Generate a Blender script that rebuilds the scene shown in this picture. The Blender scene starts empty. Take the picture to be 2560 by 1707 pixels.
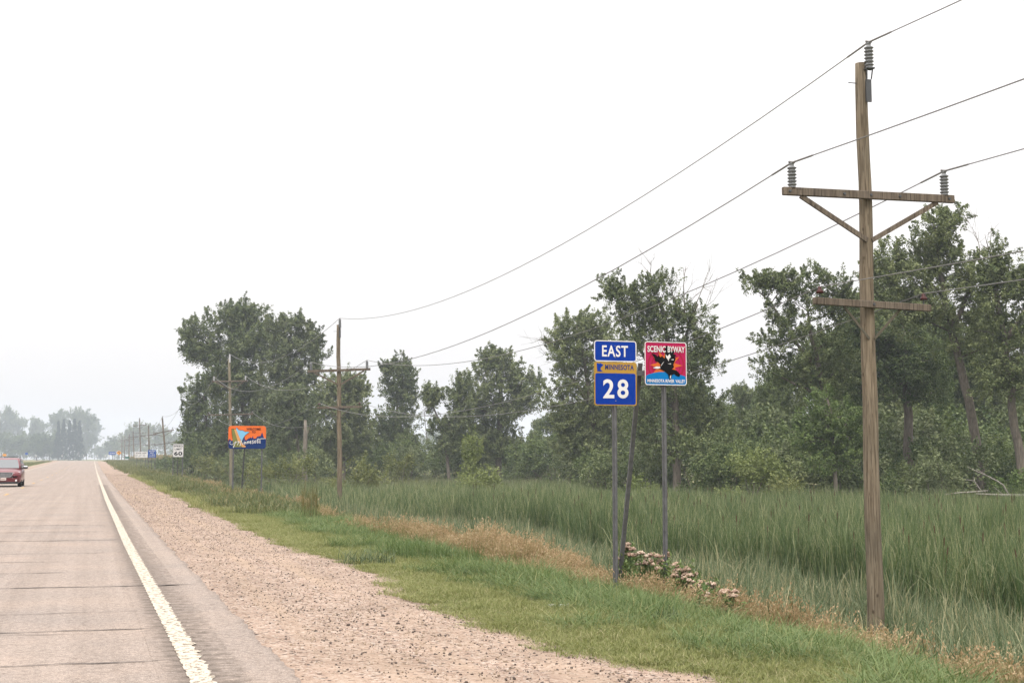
import bpy, math, random
import numpy as np
from mathutils import Vector, Matrix

# ---------------------------------------------------------------- camera
scene = bpy.context.scene
C = scene.collection
F_PX, W_PX, H_PX = 3450.0, 2560.0, 1707.0
EYE = 1.65
PITCH, YAW = math.atan(292.5 / F_PX), math.radians(16.85)
cam_data = bpy.data.cameras.new("camera")
cam = bpy.data.objects.new("camera", cam_data)
C.objects.link(cam)
cam.location = (0, 0, EYE)
cam.rotation_euler = (math.pi / 2 + PITCH, 0, -YAW)
cam_data.sensor_width = 36.0
cam_data.lens = 36.0 * F_PX / W_PX
cam_data.clip_start = 0.1
cam_data.clip_end = 8000
scene.camera = cam

# ---------------------------------------------------------------- sky, sun, exposure
SUN_EL, SUN_AZ = math.radians(58), math.radians(205)     # behind the camera, a little to its left
world = bpy.data.worlds.new("World")
scene.world = world
world.use_nodes = True
wn, wl = world.node_tree.nodes, world.node_tree.links
wn.clear()
out = wn.new("ShaderNodeOutputWorld")
sky = wn.new("ShaderNodeTexSky")
sky.sky_type = 'NISHITA'
sky.sun_disc = False
sky.sun_elevation = SUN_EL
sky.sun_rotation = SUN_AZ
sky.air_density, sky.dust_density, sky.ozone_density = 1.5, 6.0, 1.0
hs = wn.new("ShaderNodeHueSaturation")
hs.inputs['Saturation'].default_value = 0.12
wl.new(sky.outputs[0], hs.inputs['Color'])
bg1 = wn.new("ShaderNodeBackground")
bg1.inputs['Strength'].default_value = 0.05
wl.new(hs.outputs[0], bg1.inputs['Color'])
# overcast: luminance grows from the horizon to the zenith, about 1 to 3
tc = wn.new("ShaderNodeTexCoord")
sep = wn.new("ShaderNodeSeparateXYZ")
wl.new(tc.outputs['Generated'], sep.inputs[0])
mx = wn.new("ShaderNodeMath"); mx.operation = 'MAXIMUM'; mx.inputs[1].default_value = 0.0
wl.new(sep.outputs['Z'], mx.inputs[0])
sq = wn.new("ShaderNodeMath"); sq.operation = 'POWER'; sq.inputs[1].default_value = 2.0
wl.new(mx.outputs[0], sq.inputs[0])
ma = wn.new("ShaderNodeMath"); ma.operation = 'MULTIPLY_ADD'
ma.inputs[1].default_value = 3.1; ma.inputs[2].default_value = 1.0
wl.new(sq.outputs[0], ma.inputs[0])
ms = wn.new("ShaderNodeMath"); ms.operation = 'MULTIPLY'; ms.inputs[1].default_value = 0.625
wl.new(ma.outputs[0], ms.inputs[0])
bg2 = wn.new("ShaderNodeBackground")
bg2.inputs['Color'].default_value = (1.0, 0.962, 0.948, 1)
wl.new(ms.outputs[0], bg2.inputs['Strength'])
add = wn.new("ShaderNodeAddShader")
wl.new(bg1.outputs[0], add.inputs[0]); wl.new(bg2.outputs[0], add.inputs[1])
wl.new(add.outputs[0], out.inputs['Surface'])

sun_data = bpy.data.lights.new("sun", 'SUN')
sun_data.energy = 1.5
sun_data.angle = math.radians(16)
sun_data.color = (1.0, 0.94, 0.86)
sun = bpy.data.objects.new("sun", sun_data)
C.objects.link(sun)
sdir = Vector((math.sin(SUN_AZ) * math.cos(SUN_EL), math.cos(SUN_AZ) * math.cos(SUN_EL), math.sin(SUN_EL)))
sun.rotation_euler = sdir.to_track_quat('Z', 'Y').to_euler()

vs = scene.view_settings
vs.view_transform = 'Standard'
vs.look = 'None'
vs.exposure = 0.5
vs.gamma = 1.0
vs.use_curve_mapping = False
scene.render.engine = 'CYCLES'
cy = scene.cycles
cy.max_bounces = 6
cy.diffuse_bounces = 3
cy.glossy_bounces = 2
cy.transmission_bounces = 4
cy.transparent_max_bounces = 6
cy.volume_bounces = 0
cy.use_denoising = True
HAZE = 0.00042
cy.sample_clamp_indirect = 6.0

# ---------------------------------------------------------------- helpers
CM = Matrix.Rotation(-YAW, 3, 'Z') @ Matrix.Rotation(math.pi / 2 + PITCH, 3, 'X')
CMN = np.array(CM)

def at(px, py, d):
    """world point at depth d (metres along the lens axis) behind a spot of the picture"""
    v = CMN @ np.array([(px - W_PX / 2) / F_PX * d, -(py - H_PX / 2) / F_PX * d, -d])
    return np.array([v[0], v[1], v[2] + EYE])

def y_on(px, x):
    """distance down the road at which the line x metres beside it shows at column px"""
    v = at(px, 1146, 1.0)
    return x * v[1] / v[0]

def depth_of(x, y):
    return (x * math.sin(YAW) + y * math.cos(YAW)) * math.cos(PITCH)

def px_of(x, y):
    """picture column and depth of ground points (arrays)"""
    d = x * math.sin(YAW) + y * math.cos(YAW)
    l = x * math.cos(YAW) - y * math.sin(YAW)
    return W_PX / 2 + F_PX * l / np.maximum(d, 0.1), d

def sstep(a, b, v):
    t = np.clip((np.asarray(v, float) - a) / (b - a), 0, 1)
    return t * t * (3 - 2 * t)

_ph = np.random.RandomState(5).rand(64) * 6.283
def n1(v, f=1.0, k=0):
    """smooth one-dimensional noise about -1..1"""
    v = np.asarray(v, float) * f
    return (np.sin(v * 1.0 + _ph[k]) + np.sin(v * 2.13 + _ph[k + 1]) * .6 + np.sin(v * 4.7 + _ph[k + 2]) * .4 + np.sin(v * 9.1 + _ph[k + 3]) * .25) / 1.6

def n2(x, y, f=1.0, k=0):
    x = np.asarray(x, float) * f; y = np.asarray(y, float) * f
    return (np.sin(x + 1.3 * np.sin(y * .7 + _ph[k]) + _ph[k + 1]) * np.sin(y + 1.1 * np.sin(x * .8 + _ph[k + 2]) + _ph[k + 3])
            + .5 * np.sin(2.3 * x + y * 1.1 + _ph[k + 4]) * np.sin(2.1 * y - x * .9 + _ph[k + 5])) / 1.3

def road_z(y):
    return 1.0 * sstep(110, 440, y)

def road_x(y):
    y = np.asarray(y, float)
    a = np.clip(y - 400, 0, 300)
    return -a * a / 700 - np.maximum(0, y - 700) * 0.857

PU = [-3000, -60, -25, -14, -10.8, -8.6, 1.5, 4.3, 6.5, 7.5, 9, 11, 13.5, 16, 3000]
PZ = [-1.2, -1.2, -1.1, -.7, -.14, -.03, -.03, -.14, -.30, -.50, -1.0, -1.6, -1.9, -2.0, -2.0]
def prof(u, y):
    z = np.interp(u, PU, PZ)
    k = 1 - .72 * sstep(215, 330, y)
    return np.where(np.asarray(u) > 4.3, -.14 + (z + .14) * k, z)

def zg(x, y):
    """height of the ground"""
    x = np.asarray(x, float); y = np.asarray(y, float)
    u = x - road_x(y)
    z = road_z(y) + prof(u, y)
    w = sstep(5, 9, np.abs(u - 0)) * .06
    return z + n2(x, y, .6, 7) * w

def zgf(x, y):
    return float(zg(x, y))

# --- materials
MATS = {}
def new_mat(name):
    m = bpy.data.materials.new(name)
    m.use_nodes = True
    nt = m.node_tree
    nt.nodes.clear()
    o = nt.nodes.new("ShaderNodeOutputMaterial")
    MATS[name] = m
    return m, nt, o

def N(nt, t, **kw):
    n = nt.nodes.new("ShaderNode" + t)
    for k, v in kw.items():
        if k.startswith('i_'):
            key = k[2:]
            n.inputs[int(key) if key.isdigit() else key.replace('_', ' ')].default_value = v
        else:
            setattr(n, k, v)
    return n

def ramp(nt, stops, fac=None, interp='LINEAR'):
    n = nt.nodes.new("ShaderNodeValToRGB")
    n.color_ramp.interpolation = interp
    e = n.color_ramp.elements
    while len(e) < len(stops):
        e.new(0.5)
    for el, (p, c) in zip(e, stops):
        el.position = p
        el.color = (*c, 1) if len(c) == 3 else c
    if fac is not None:
        nt.links.new(fac, n.inputs[0])
    return n

def mixc(nt, a, b, fac, mode='MIX'):
    n = nt.nodes.new("ShaderNodeMix")
    n.data_type = 'RGBA'
    n.blend_type = mode
    for sock, v in ((n.inputs['Factor'], fac), (n.inputs[6], a), (n.inputs[7], b)):
        if isinstance(v, (int, float)):
            sock.default_value = v
        elif isinstance(v, tuple):
            sock.default_value = (*v, 1) if len(v) == 3 else v
        else:
            nt.links.new(v, sock)
    return n.outputs[2]

def noise(nt, vec, scale, detail=3, rough=.5):
    n = N(nt, "TexNoise")
    n.inputs['Scale'].default_value = scale
    n.inputs['Detail'].default_value = detail
    n.inputs['Roughness'].default_value = rough
    nt.links.new(vec, n.inputs['Vector'])
    return n.outputs['Fac']

def paint(name, col, rough=.45, spec=.4, metal=0.0, wear=.12, wscale=9.0, coat=0.0):
    """an ordinary surface with a little grime and unevenness of its own"""
    m, nt, o = new_mat(name)
    b = N(nt, "BsdfPrincipled")
    tcn = N(nt, "TexCoord")
    f = noise(nt, tcn.outputs['Object'], wscale, 4, .6)
    r = ramp(nt, [(.3, tuple(c * (1 - wear) for c in col)), (.7, tuple(min(1, c * (1 + wear * .5)) for c in col))], f)
    nt.links.new(r.outputs[0], b.inputs['Base Color'])
    b.inputs['Roughness'].default_value = rough
    b.inputs['Metallic'].default_value = metal
    b.inputs['Specular IOR Level'].default_value = spec
    b.inputs['Coat Weight'].default_value = coat
    nt.links.new(b.outputs[0], o.inputs['Surface'])
    return m

def foliage(name, lo, hi, trans=.28, extra=None, gloss=.25):
    """leaf colour picked per leaf (tint) and shifted per plant"""
    m, nt, o = new_mat(name)
    at_ = N(nt, "Attribute", attribute_name="tint")
    oi = N(nt, "ObjectInfo")
    mth = N(nt, "Math", operation='MULTIPLY_ADD')
    nt.links.new(oi.outputs['Random'], mth.inputs[0])
    mth.inputs[1].default_value = .34
    mth.inputs[2].default_value = -.17
    ad = N(nt, "Math", operation='ADD')
    nt.links.new(at_.outputs['Fac'], ad.inputs[0]); nt.links.new(mth.outputs[0], ad.inputs[1])
    stops = [(0.0, lo), (.85, hi)] + ([(1.0, extra)] if extra else [])
    r = ramp(nt, stops, ad.outputs[0])
    b = N(nt, "BsdfPrincipled")
    b.inputs['Roughness'].default_value = .55
    b.inputs['Specular IOR Level'].default_value = gloss
    nt.links.new(r.outputs[0], b.inputs['Base Color'])
    t = N(nt, "BsdfTranslucent")
    tcol = mixc(nt, r.outputs[0], (.9, 1.0, .5), .5, 'MULTIPLY')
    nt.links.new(tcol, t.inputs['Color'])
    mix = N(nt, "MixShader")
    mix.inputs[0].default_value = trans
    nt.links.new(b.outputs[0], mix.inputs[1]); nt.links.new(t.outputs[0], mix.inputs[2])
    nt.links.new(mix.outputs[0], o.inputs['Surface'])
    return m

# --- mesh building
class MB:
    """collects shapes; build() links them as ONE mesh object"""
    def __init__(s):
        s.v, s.f = [], []
    def add(s, vs_, fs_):
        o = len(s.v)
        s.v.extend([tuple(map(float, p)) for p in vs_])
        s.f.extend([tuple(i + o for i in f) for f in fs_])
        return s
    def box(s, x0, x1, y0, y1, z0, z1, b=0.0):
        if b <= 0:
            return s.add([(x0, y0, z0), (x1, y0, z0), (x1, y1, z0), (x0, y1, z0), (x0, y0, z1), (x1, y0, z1), (x1, y1, z1), (x0, y1, z1)],
                         [(0, 3, 2, 1), (4, 5, 6, 7), (0, 1, 5, 4), (1, 2, 6, 5), (2, 3, 7, 6), (3, 0, 4, 7)])
        prof_ = [(x0 + b, y0), (x1 - b, y0), (x1, y0 + b), (x1, y1 - b), (x1 - b, y1), (x0 + b, y1), (x0, y1 - b), (x0, y0 + b)]
        cx, cy_ = (x0 + x1) / 2, (y0 + y1) / 2
        rings = []
        for z, k in ((z0, b), (z0 + b, 0), (z1 - b, 0), (z1, b)):
            sx = 1 - 2 * k / (x1 - x0); sy = 1 - 2 * k / (y1 - y0)
            rings.append([(cx + (p[0] - cx) * sx, cy_ + (p[1] - cy_) * sy, z) for p in prof_])
        return s.loft(rings)
    def loft(s, rings, caps=True, closed=True):
        n = len(rings[0]); vs_ = [p for r in rings for p in r]; fs_ = []
        for i in range(len(rings) - 1):
            for j in range(n if closed else n - 1):
                k = (j + 1) % n
                fs_.append((i * n + j, i * n + k, (i + 1) * n + k, (i + 1) * n + j))
        if caps:
            fs_.append(tuple(reversed(range(n)))); fs_.append(tuple(range((len(rings) - 1) * n, len(rings) * n)))
        return s.add(vs_, fs_)
    def tube(s, pts, rad, n=6, caps=True):
        pts = [np.array(p, float) for p in pts]
        if not hasattr(rad, '__len__'):
            rad = [rad] * len(pts)
        rings = []; prev = None
        for i, p in enumerate(pts):
            t = pts[min(i + 1, len(pts) - 1)] - pts[max(i - 1, 0)]
            t = t / (np.linalg.norm(t) + 1e-9)
            if prev is None:
                a = np.array([1., 0, 0]) if abs(t[0]) < .8 else np.array([0, 1., 0])
            else:
                a = prev
            a = a - t * a.dot(t); a /= np.linalg.norm(a) + 1e-9
            b = np.cross(t, a); prev = a
            rings.append([p + rad[i] * (a * math.cos(6.28319 * j / n) + b * math.sin(6.28319 * j / n)) for j in range(n)])
        return s.loft(rings, caps)
    def bar(s, p0, p1, w, h, up=(0, 0, 1)):
        p0, p1 = np.array(p0, float), np.array(p1, float)
        t = p1 - p0; t /= np.linalg.norm(t)
        a = np.cross(t, np.array(up, float)); a /= np.linalg.norm(a) + 1e-9
        b = np.cross(a, t)
        ring = lambda p: [p + a * w / 2 * i + b * h / 2 * j for i, j in ((-1, -1), (1, -1), (1, 1), (-1, 1))]
        return s.loft([ring(p0), ring(p1)])
    def lathe(s, prof_, n=12, c=(0, 0, 0)):
        return s.loft([[(c[0] + r * math.cos(6.28319 * j / n), c[1] + r * math.sin(6.28319 * j / n), c[2] + z) for j in range(n)] for r, z in prof_])
    def poly(s, pts, y):
        """flat shape in a sign's plane (x right, z up) facing -y"""
        return s.add([(p[0], y, p[1]) for p in pts], [tuple(range(len(pts)))])
    def prism(s, pts, y0, y1):
        return s.loft([[(p[0], y0, p[1]) for p in pts], [(p[0], y1, p[1]) for p in pts]])
    def build(s, name, mat, parent=None, loc=None, smooth=False):
        me = bpy.data.meshes.new(name)
        me.from_pydata(s.v, [], s.f)
        if smooth:
            me.polygons.foreach_set('use_smooth', [True] * len(me.polygons))
        return link(name, me, mat, parent, loc)

def link(name, me, mat, parent=None, loc=None):
    if mat is not None:
        me.materials.append(MATS[mat] if isinstance(mat, str) else mat)
    o = bpy.data.objects.new(name, me)
    C.objects.link(o)
    if parent is not None:
        o.parent = parent
    if loc is not None:
        o.location = loc
    return o

def tag(o, label, cat, group=None, kind=None):
    o['label'] = label; o['category'] = cat
    if group: o['group'] = group
    if kind: o['kind'] = kind
    return o

def structure(o, label=None):
    o['kind'] = 'structure'
    if label: o['label'] = label
    return o

def thing(name, label, cat, loc=(0, 0, 0), rz=0.0, group=None):
    o = bpy.data.objects.new(name, None)
    o.empty_display_size = .2
    C.objects.link(o)
    o.location = [float(a) for a in loc]; o.rotation_euler = (0, 0, rz)
    return tag(o, label, cat, group)

def copy_thing(root, loc, rz=0.0, scl=(1, 1, 1), label=None, group=None):
    r = root.copy(); C.objects.link(r)
    r.location = [float(a) for a in loc]; r.rotation_euler = (0, 0, rz); r.scale = scl
    if label: r['label'] = label
    if group: r['group'] = group
    for ch in root.children:
        c = ch.copy(); C.objects.link(c); c.parent = r
        for g in ch.children:
            d = g.copy(); C.objects.link(d); d.parent = c
    return r

def mesh_np(name, V, faces_tri, tint=None, smooth=False):
    """triangle mesh from arrays"""
    me = bpy.data.meshes.new(name)
    nv, nf = len(V), len(faces_tri)
    me.vertices.add(nv)
    me.vertices.foreach_set('co', np.asarray(V, np.float32).ravel())
    me.loops.add(nf * 3)
    me.loops.foreach_set('vertex_index', np.asarray(faces_tri, np.int32).ravel())
    me.polygons.add(nf)
    me.polygons.foreach_set('loop_start', np.arange(nf, dtype=np.int32) * 3)
    me.polygons.foreach_set('loop_total', np.full(nf, 3, np.int32))
    if smooth:
        me.polygons.foreach_set('use_smooth', np.ones(nf, bool))
    me.update(calc_edges=True)
    if tint is not None:
        a = me.attributes.new('tint', 'FLOAT', 'POINT')
        a.data.foreach_set('value', np.asarray(tint, np.float32))
    return me

def grid_mesh(name, X, Y, Z, tint=None):
    """quads over 2-D arrays"""
    r, c = X.shape
    idx = np.arange(r * c).reshape(r, c)
    a, b, d, e = idx[:-1, :-1].ravel(), idx[:-1, 1:].ravel(), idx[1:, 1:].ravel(), idx[1:, :-1].ravel()
    tris = np.concatenate([np.stack([a, b, d], 1), np.stack([a, d, e], 1)])
    return mesh_np(name, np.stack([X.ravel(), Y.ravel(), Z.ravel()], 1), tris, None if tint is None else tint.ravel(), smooth=True)

def rrect(w, h, r, n=5, cx=0, cz=0):
    pts = []
    for sx, sz, a0 in ((1, -1, -90), (1, 1, 0), (-1, 1, 90), (-1, -1, 180)):
        for i in range(n + 1):
            a = math.radians(a0 + 90 * i / n)
            pts.append((cx + sx * (w / 2 - r) + r * math.cos(a), cz + sz * (h / 2 - r) + r * math.sin(a)))
    return pts

def ring(s, pa, pb, y):
    """flat band between two outlines with the same number of corners"""
    n = len(pa)
    s.add([(p[0], y, p[1]) for p in pa] + [(p[0], y, p[1]) for p in pb],
          [(i, (i + 1) % n, n + (i + 1) % n, n + i) for i in range(n)])
    return s

def text_into(s, txt, cx, cz, w, h, y, bold=.0, shear=0.0, spacing=1.0):
    """letters fitted to a w x h box in a sign's plane"""
    cu = bpy.data.curves.new("letters", 'FONT')
    cu.body = txt
    cu.offset = bold
    cu.shear = shear
    cu.space_character = spacing
    cu.resolution_u = 4
    ob = bpy.data.objects.new("letters", cu)
    me = bpy.data.meshes.new_from_object(ob)
    V = np.array([v.co for v in me.vertices])
    fs_ = [tuple(p.vertices) for p in me.polygons]
    bpy.data.objects.remove(ob); bpy.data.curves.remove(cu); bpy.data.meshes.remove(me)
    if len(V) == 0:
        return s
    lo, hi = V.min(0), V.max(0)
    q = (V - lo) / np.maximum(hi - lo, 1e-6)
    s.add([(cx + (a[0] - .5) * w, y, cz + (a[1] - .5) * h) for a in q], fs_)
    return s

def stroke(s, pts, w, y):
    """a painted line of width w in a sign's plane"""
    p = np.array(pts, float)
    t = np.gradient(p, axis=0); t /= np.linalg.norm(t, axis=1)[:, None] + 1e-9
    nrm = np.stack([-t[:, 1], t[:, 0]], 1)
    ww = np.full(len(p), w) if not hasattr(w, '__len__') else np.array(w)
    a, b = p + nrm * ww[:, None] / 2, p - nrm * ww[:, None] / 2
    vs_ = [(q[0], y, q[1]) for q in a] + [(q[0], y, q[1]) for q in b]
    n = len(p)
    return s.add(vs_, [(i, i + 1, n + i + 1, n + i) for i in range(n - 1)])

# ================================================================ the setting
rng = np.random.RandomState(11)

def ground_material(name, build):
    m, nt, o = new_mat(name)
    g = N(nt, "NewGeometry")
    b = N(nt, "BsdfPrincipled")
    b.inputs['Roughness'].default_value = .95
    b.inputs['Specular IOR Level'].default_value = .12
    build(nt, g.outputs['Position'], b)
    nt.links.new(b.outputs[0], o.inputs['Surface'])
    return m

def bump(nt, b, height, strength, dist):
    n = N(nt, "Bump")
    n.inputs['Strength'].default_value = strength
    n.inputs['Distance'].default_value = dist
    nt.links.new(height, n.inputs['Height'])
    nt.links.new(n.outputs[0], b.inputs['Normal'])

def _soil(nt, pos, b):
    big = noise(nt, pos, .05, 3)
    mid = noise(nt, pos, 1.3, 4, .6)
    c1 = ramp(nt, [(.35, (.11, .115, .042)), (.65, (.18, .17, .075))], mid).outputs[0]
    c2 = ramp(nt, [(.4, (.09, .11, .04)), (.6, (.20, .17, .09))], big).outputs[0]
    col = mixc(nt, c1, c2, .5)
    nt.links.new(col, b.inputs['Base Color'])
    bump(nt, b, mid, .5, .05)
ground_material('soil', _soil)

def asphalt_colour(nt, pos):
    fine = noise(nt, pos, 95, 2, .7)
    fine2 = noise(nt, pos, 34, 3, .7)
    blotch = noise(nt, pos, .55, 4, .6)
    base = ramp(nt, [(.30, (.100, .083, .071)), (.44, (.232, .197, .170)), (.60, (.277, .239, .209)), (.72, (.48, .435, .39))], fine).outputs[0]
    agg = ramp(nt, [(.30, (.58, .54, .51)), (.5, (1, 1, 1)), (.70, (1.14, 1.10, 1.06))], fine2).outputs[0]
    base = mixc(nt, base, agg, .9, 'MULTIPLY')
    agg2 = ramp(nt, [(.34, (.80, .78, .76)), (.5, (1, 1, 1)), (.66, (1.12, 1.10, 1.08))], noise(nt, pos, 13, 3, .7)).outputs[0]
    base = mixc(nt, base, agg2, .8, 'MULTIPLY')
    pat = ramp(nt, [(.32, (.88, .88, .90)), (.68, (1.06, 1.02, 1.0))], blotch).outputs[0]
    base = mixc(nt, base, pat, 1.0, 'MULTIPLY')
    # streaks worn along the lane
    mp = N(nt, "Mapping"); mp.inputs['Scale'].default_value = (3.2, .035, 1)
    nt.links.new(pos, mp.inputs[0])
    st = ramp(nt, [(.35, (.90, .89, .88)), (.65, (1.05, 1.05, 1.05))], noise(nt, mp.outputs[0], 1.0, 3, .6)).outputs[0]
    return mixc(nt, base, st, 1.0, 'MULTIPLY'), fine2

def _asphalt(nt, pos, b):
    base, fine2 = asphalt_colour(nt, pos)
    nt.links.new(base, b.inputs['Base Color'])
    b.inputs['Roughness'].default_value = .85
    bump(nt, b, fine2, .55, .008)
ground_material('asphalt', _asphalt)

def _rumble(nt, pos, b):
    """asphalt with tyre dirt and loose binder, patchier towards the outer edge (tint 1)"""
    base, fine2 = asphalt_colour(nt, pos)
    fine = noise(nt, pos, 70, 3, .75)
    mp = N(nt, "Mapping"); mp.inputs['Scale'].default_value = (7, 20, 1)
    nt.links.new(pos, mp.inputs[0])
    patch = noise(nt, mp.outputs[0], 1.0, 5, .75)
    t = N(nt, "Attribute", attribute_name="tint")
    ma_ = N(nt, "Math", operation='MULTIPLY_ADD'); ma_.inputs[1].default_value = -.26; ma_.inputs[2].default_value = .13
    nt.links.new(t.outputs['Fac'], ma_.inputs[0])
    ad = N(nt, "Math", operation='ADD'); nt.links.new(patch, ad.inputs[0]); nt.links.new(ma_.outputs[0], ad.inputs[1])
    dark = ramp(nt, [(.3, (.050, .041, .034)), (.62, (.150, .126, .108))], fine).outputs[0]
    f = ramp(nt, [(.38, (0, 0, 0)), (.54, (.74, .74, .74))], ad.outputs[0]).outputs[0]
    # darker cross-lines at the spacing of the rumble slots
    wv = N(nt, "TexWave", wave_type='BANDS', bands_direction='Y'); wv.inputs['Scale'].default_value = 1.03; wv.inputs['Distortion'].default_value = 1.2; wv.inputs['Detail Scale'].default_value = 4
    nt.links.new(pos, wv.inputs['Vector'])
    dark = mixc(nt, dark, ramp(nt, [(.3, (.55, .52, .5)), (.6, (1.15, 1.12, 1.1))], wv.outputs['Fac']).outputs[0], .8, 'MULTIPLY')
    nt.links.new(mixc(nt, base, dark, f), b.inputs['Base Color'])
    b.inputs['Roughness'].default_value = .85
    bump(nt, b, fine, .6, .008)
ground_material('rumble', _rumble)

def _line(nt, pos, b):
    mp = N(nt, "Mapping"); mp.inputs['Scale'].default_value = (16, 10, 1)
    nt.links.new(pos, mp.inputs[0])
    wear = noise(nt, mp.outputs[0], 1.0, 5, .75)
    fine = noise(nt, pos, 60, 2, .6)
    white = ramp(nt, [(.3, (.34, .302, .245)), (.6, (.45, .408, .345))], fine).outputs[0]
    f = ramp(nt, [(.42, (1, 1, 1)), (.50, (0, 0, 0))], wear).outputs[0]
    nt.links.new(mixc(nt, white, (.15, .12, .09), f), b.inputs['Base Color'])
    bump(nt, b, wear, .4, .01)
ground_material('line_white', _line)

def _liney(nt, pos, b):
    wear = noise(nt, pos, 9, 5, .75)
    f = ramp(nt, [(.40, (1, 1, 1)), (.5, (0, 0, 0))], wear).outputs[0]
    nt.links.new(mixc(nt, (.42, .26, .07), (.21, .18, .155), f), b.inputs['Base Color'])
ground_material('line_yellow', _liney)

def _tar(nt, pos, b):
    f = noise(nt, pos, 14, 4, .7)
    nt.links.new(ramp(nt, [(.35, (.024, .021, .019)), (.66, (.082, .069, .061))], f).outputs[0], b.inputs['Base Color'])
    b.inputs['Roughness'].default_value = .7
ground_material('tar', _tar)

def _gravel(nt, pos, b):
    def cells(scale):
        v = N(nt, "TexVoronoi"); v.inputs['Scale'].default_value = scale
        nt.links.new(pos, v.inputs['Vector'])
        return v
    v1, v2 = cells(46), cells(24)
    s1 = N(nt, "SeparateColor"); nt.links.new(v1.outputs['Color'], s1.inputs[0])
    s2 = N(nt, "SeparateColor"); nt.links.new(v2.outputs['Color'], s2.inputs[0])
    stones = [(0, (0.109, 0.071, 0.059)), (.10, (0.183, 0.133, 0.103)), (.30, (0.251, 0.186, 0.147)), (.55, (0.292, 0.224, 0.181)), (.80, (0.339, 0.286, 0.242)), (1, (0.407, 0.378, 0.348))]
    c1 = ramp(nt, stones, s1.outputs[0]).outputs[0]
    c2 = ramp(nt, [(0, (0.044, 0.039, 0.038)), (.10, (0.102, 0.074, 0.060)), (.16, (0.231, 0.167, 0.132)), (.6, (0.285, 0.217, 0.177)), (1, (0.367, 0.314, 0.272))], s2.outputs[0]).outputs[0]
    pick = ramp(nt, [(.42, (0, 0, 0)), (.5, (1, 1, 1))], noise(nt, pos, 16, 2)).outputs[0]
    col = mixc(nt, c1, c2, pick)
    gap = ramp(nt, [(.0, (1, 1, 1)), (.55, (1, 1, 1)), (.9, (.72, .66, .60))], v1.outputs['Distance']).outputs[0]
    col = mixc(nt, col, gap, .6, 'MULTIPLY')
    blot = ramp(nt, [(.32, (.80, .77, .74)), (.65, (1.06, 1.03, 1.0))], noise(nt, pos, .8, 4, .6)).outputs[0]
    mpt = N(nt, "Mapping"); mpt.inputs['Scale'].default_value = (1.7, .07, 1)
    nt.links.new(pos, mpt.inputs[0])
    fines = ramp(nt, [(.50, (0, 0, 0)), (.66, (.75, .75, .75))], noise(nt, mpt.outputs[0], 1.0, 3, .55)).outputs[0]
    dustc = ramp(nt, [(.3, (.262, .198, .148)), (.7, (.338, .264, .205))], noise(nt, pos, 60, 3, .7)).outputs[0]
    col = mixc(nt, col, dustc, fines)
    col = mixc(nt, col, blot, 1.0, 'MULTIPLY')
    nt.links.new(col, b.inputs['Base Color'])
    bump(nt, b, v2.outputs['Distance'], .6, .02)
ground_material('gravel_bed', _gravel)
paint('stone_tan', (.275, .210, .155), .9, .2, wear=.3, wscale=30)
paint('stone_dark', (.085, .066, .056), .9, .2, wear=.3, wscale=30)
paint('stone_pale', (.34, .27, .215), .9, .2, wear=.3, wscale=30)

# --- ground sheet
gu = np.array([-1400, -900, -500, -300, -180, -110, -70, -45, -30, -22, -17, -14, -12, -10.8, -9.6, -8.6, -6, -3, 0, 1.5, 2.9, 4.3, 5, 5.7, 6.5, 7.0, 7.5, 8.2, 9, 10, 11, 12.2, 13.5, 14.7, 16, 18, 21, 25, 30, 37, 46, 58, 75, 100, 140, 200, 300, 500, 900, 1400])
gy = np.concatenate([[-150, -60, -30, -15, -5], np.arange(0, 60, 1.0), np.arange(60, 140, 2.5), np.arange(140, 460, 8), np.arange(460, 900, 25), [950, 1050, 1200, 1400, 1700, 2000, 2400]])
YY, UU = np.meshgrid(gy, gu, indexing='ij')
XX = np.clip(UU + road_x(YY), -2900, 1450)
ZZ = zg(XX, YY)
ZZ = np.where((UU > -10.7) & (UU < 5.8), ZZ - .07, ZZ)
structure(link('ground', grid_mesh('ground', XX, YY, ZZ), 'soil'), 'grassy verge and marsh ground beside the highway')

# --- asphalt
def edge_u(y):
    return np.interp(y, [0, 10, 28, 59, 178, 400], [.86, .83, .70, .60, .52, .5])
ry = np.concatenate([[-60, -20, 0], np.arange(5, 46, .0508), np.arange(46, 92, .1525), np.arange(92, 400, 3), np.arange(400, 905, 8)])
off = np.array([-99, 0, .10, .12, .36, .38, .62, .715, .735])            # from the painted edge outwards
cols = []
for k, o_ in enumerate(off):
    if k == 0:
        cols.append(np.full_like(ry, -8.4) + .03 * n1(ry, 1.7, 3))
    else:
        cols.append(edge_u(ry) + o_)
cols[-2] = cols[-2] + .030 * n1(ry, 2.2, 9) + .014 * n1(ry, 14, 12)
cols[-1] = cols[-2] + .02
lane = [cols[0] * (1 - t) + cols[1] * t for t in (0, .25, .5, .75)]
U_ = np.stack(lane + cols[1:], 1)
Zr = np.repeat(road_z(ry)[:, None], U_.shape[1], 1)
Zr = Zr - .012 * np.abs(U_ + 3.5) * .3
groove = np.where((ry > 5) & (ry < 92), np.clip(np.cos(ry * 6.2832 / .305) * 1.6 + .2, 0, 1), 0)
c0 = len(lane)
Zr[:, c0 + 2] -= .009 * groove
Zr[:, c0 + 3] -= .009 * groove
Zr[:, -1] -= .07
Xr = U_ + road_x(ry)[:, None]
Yr = np.repeat(ry[:, None], U_.shape[1], 1)
road = structure(link('road', grid_mesh('road', Xr, Yr, Zr), 'asphalt'), 'pale weathered two-lane asphalt highway with sealed cracks')
RUM_A, RUM_B = c0 + 1, c0 + 4
def road_surface(u, y):
    return float(road_z(y)) - .0036 * abs(u + 3.5)

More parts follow.
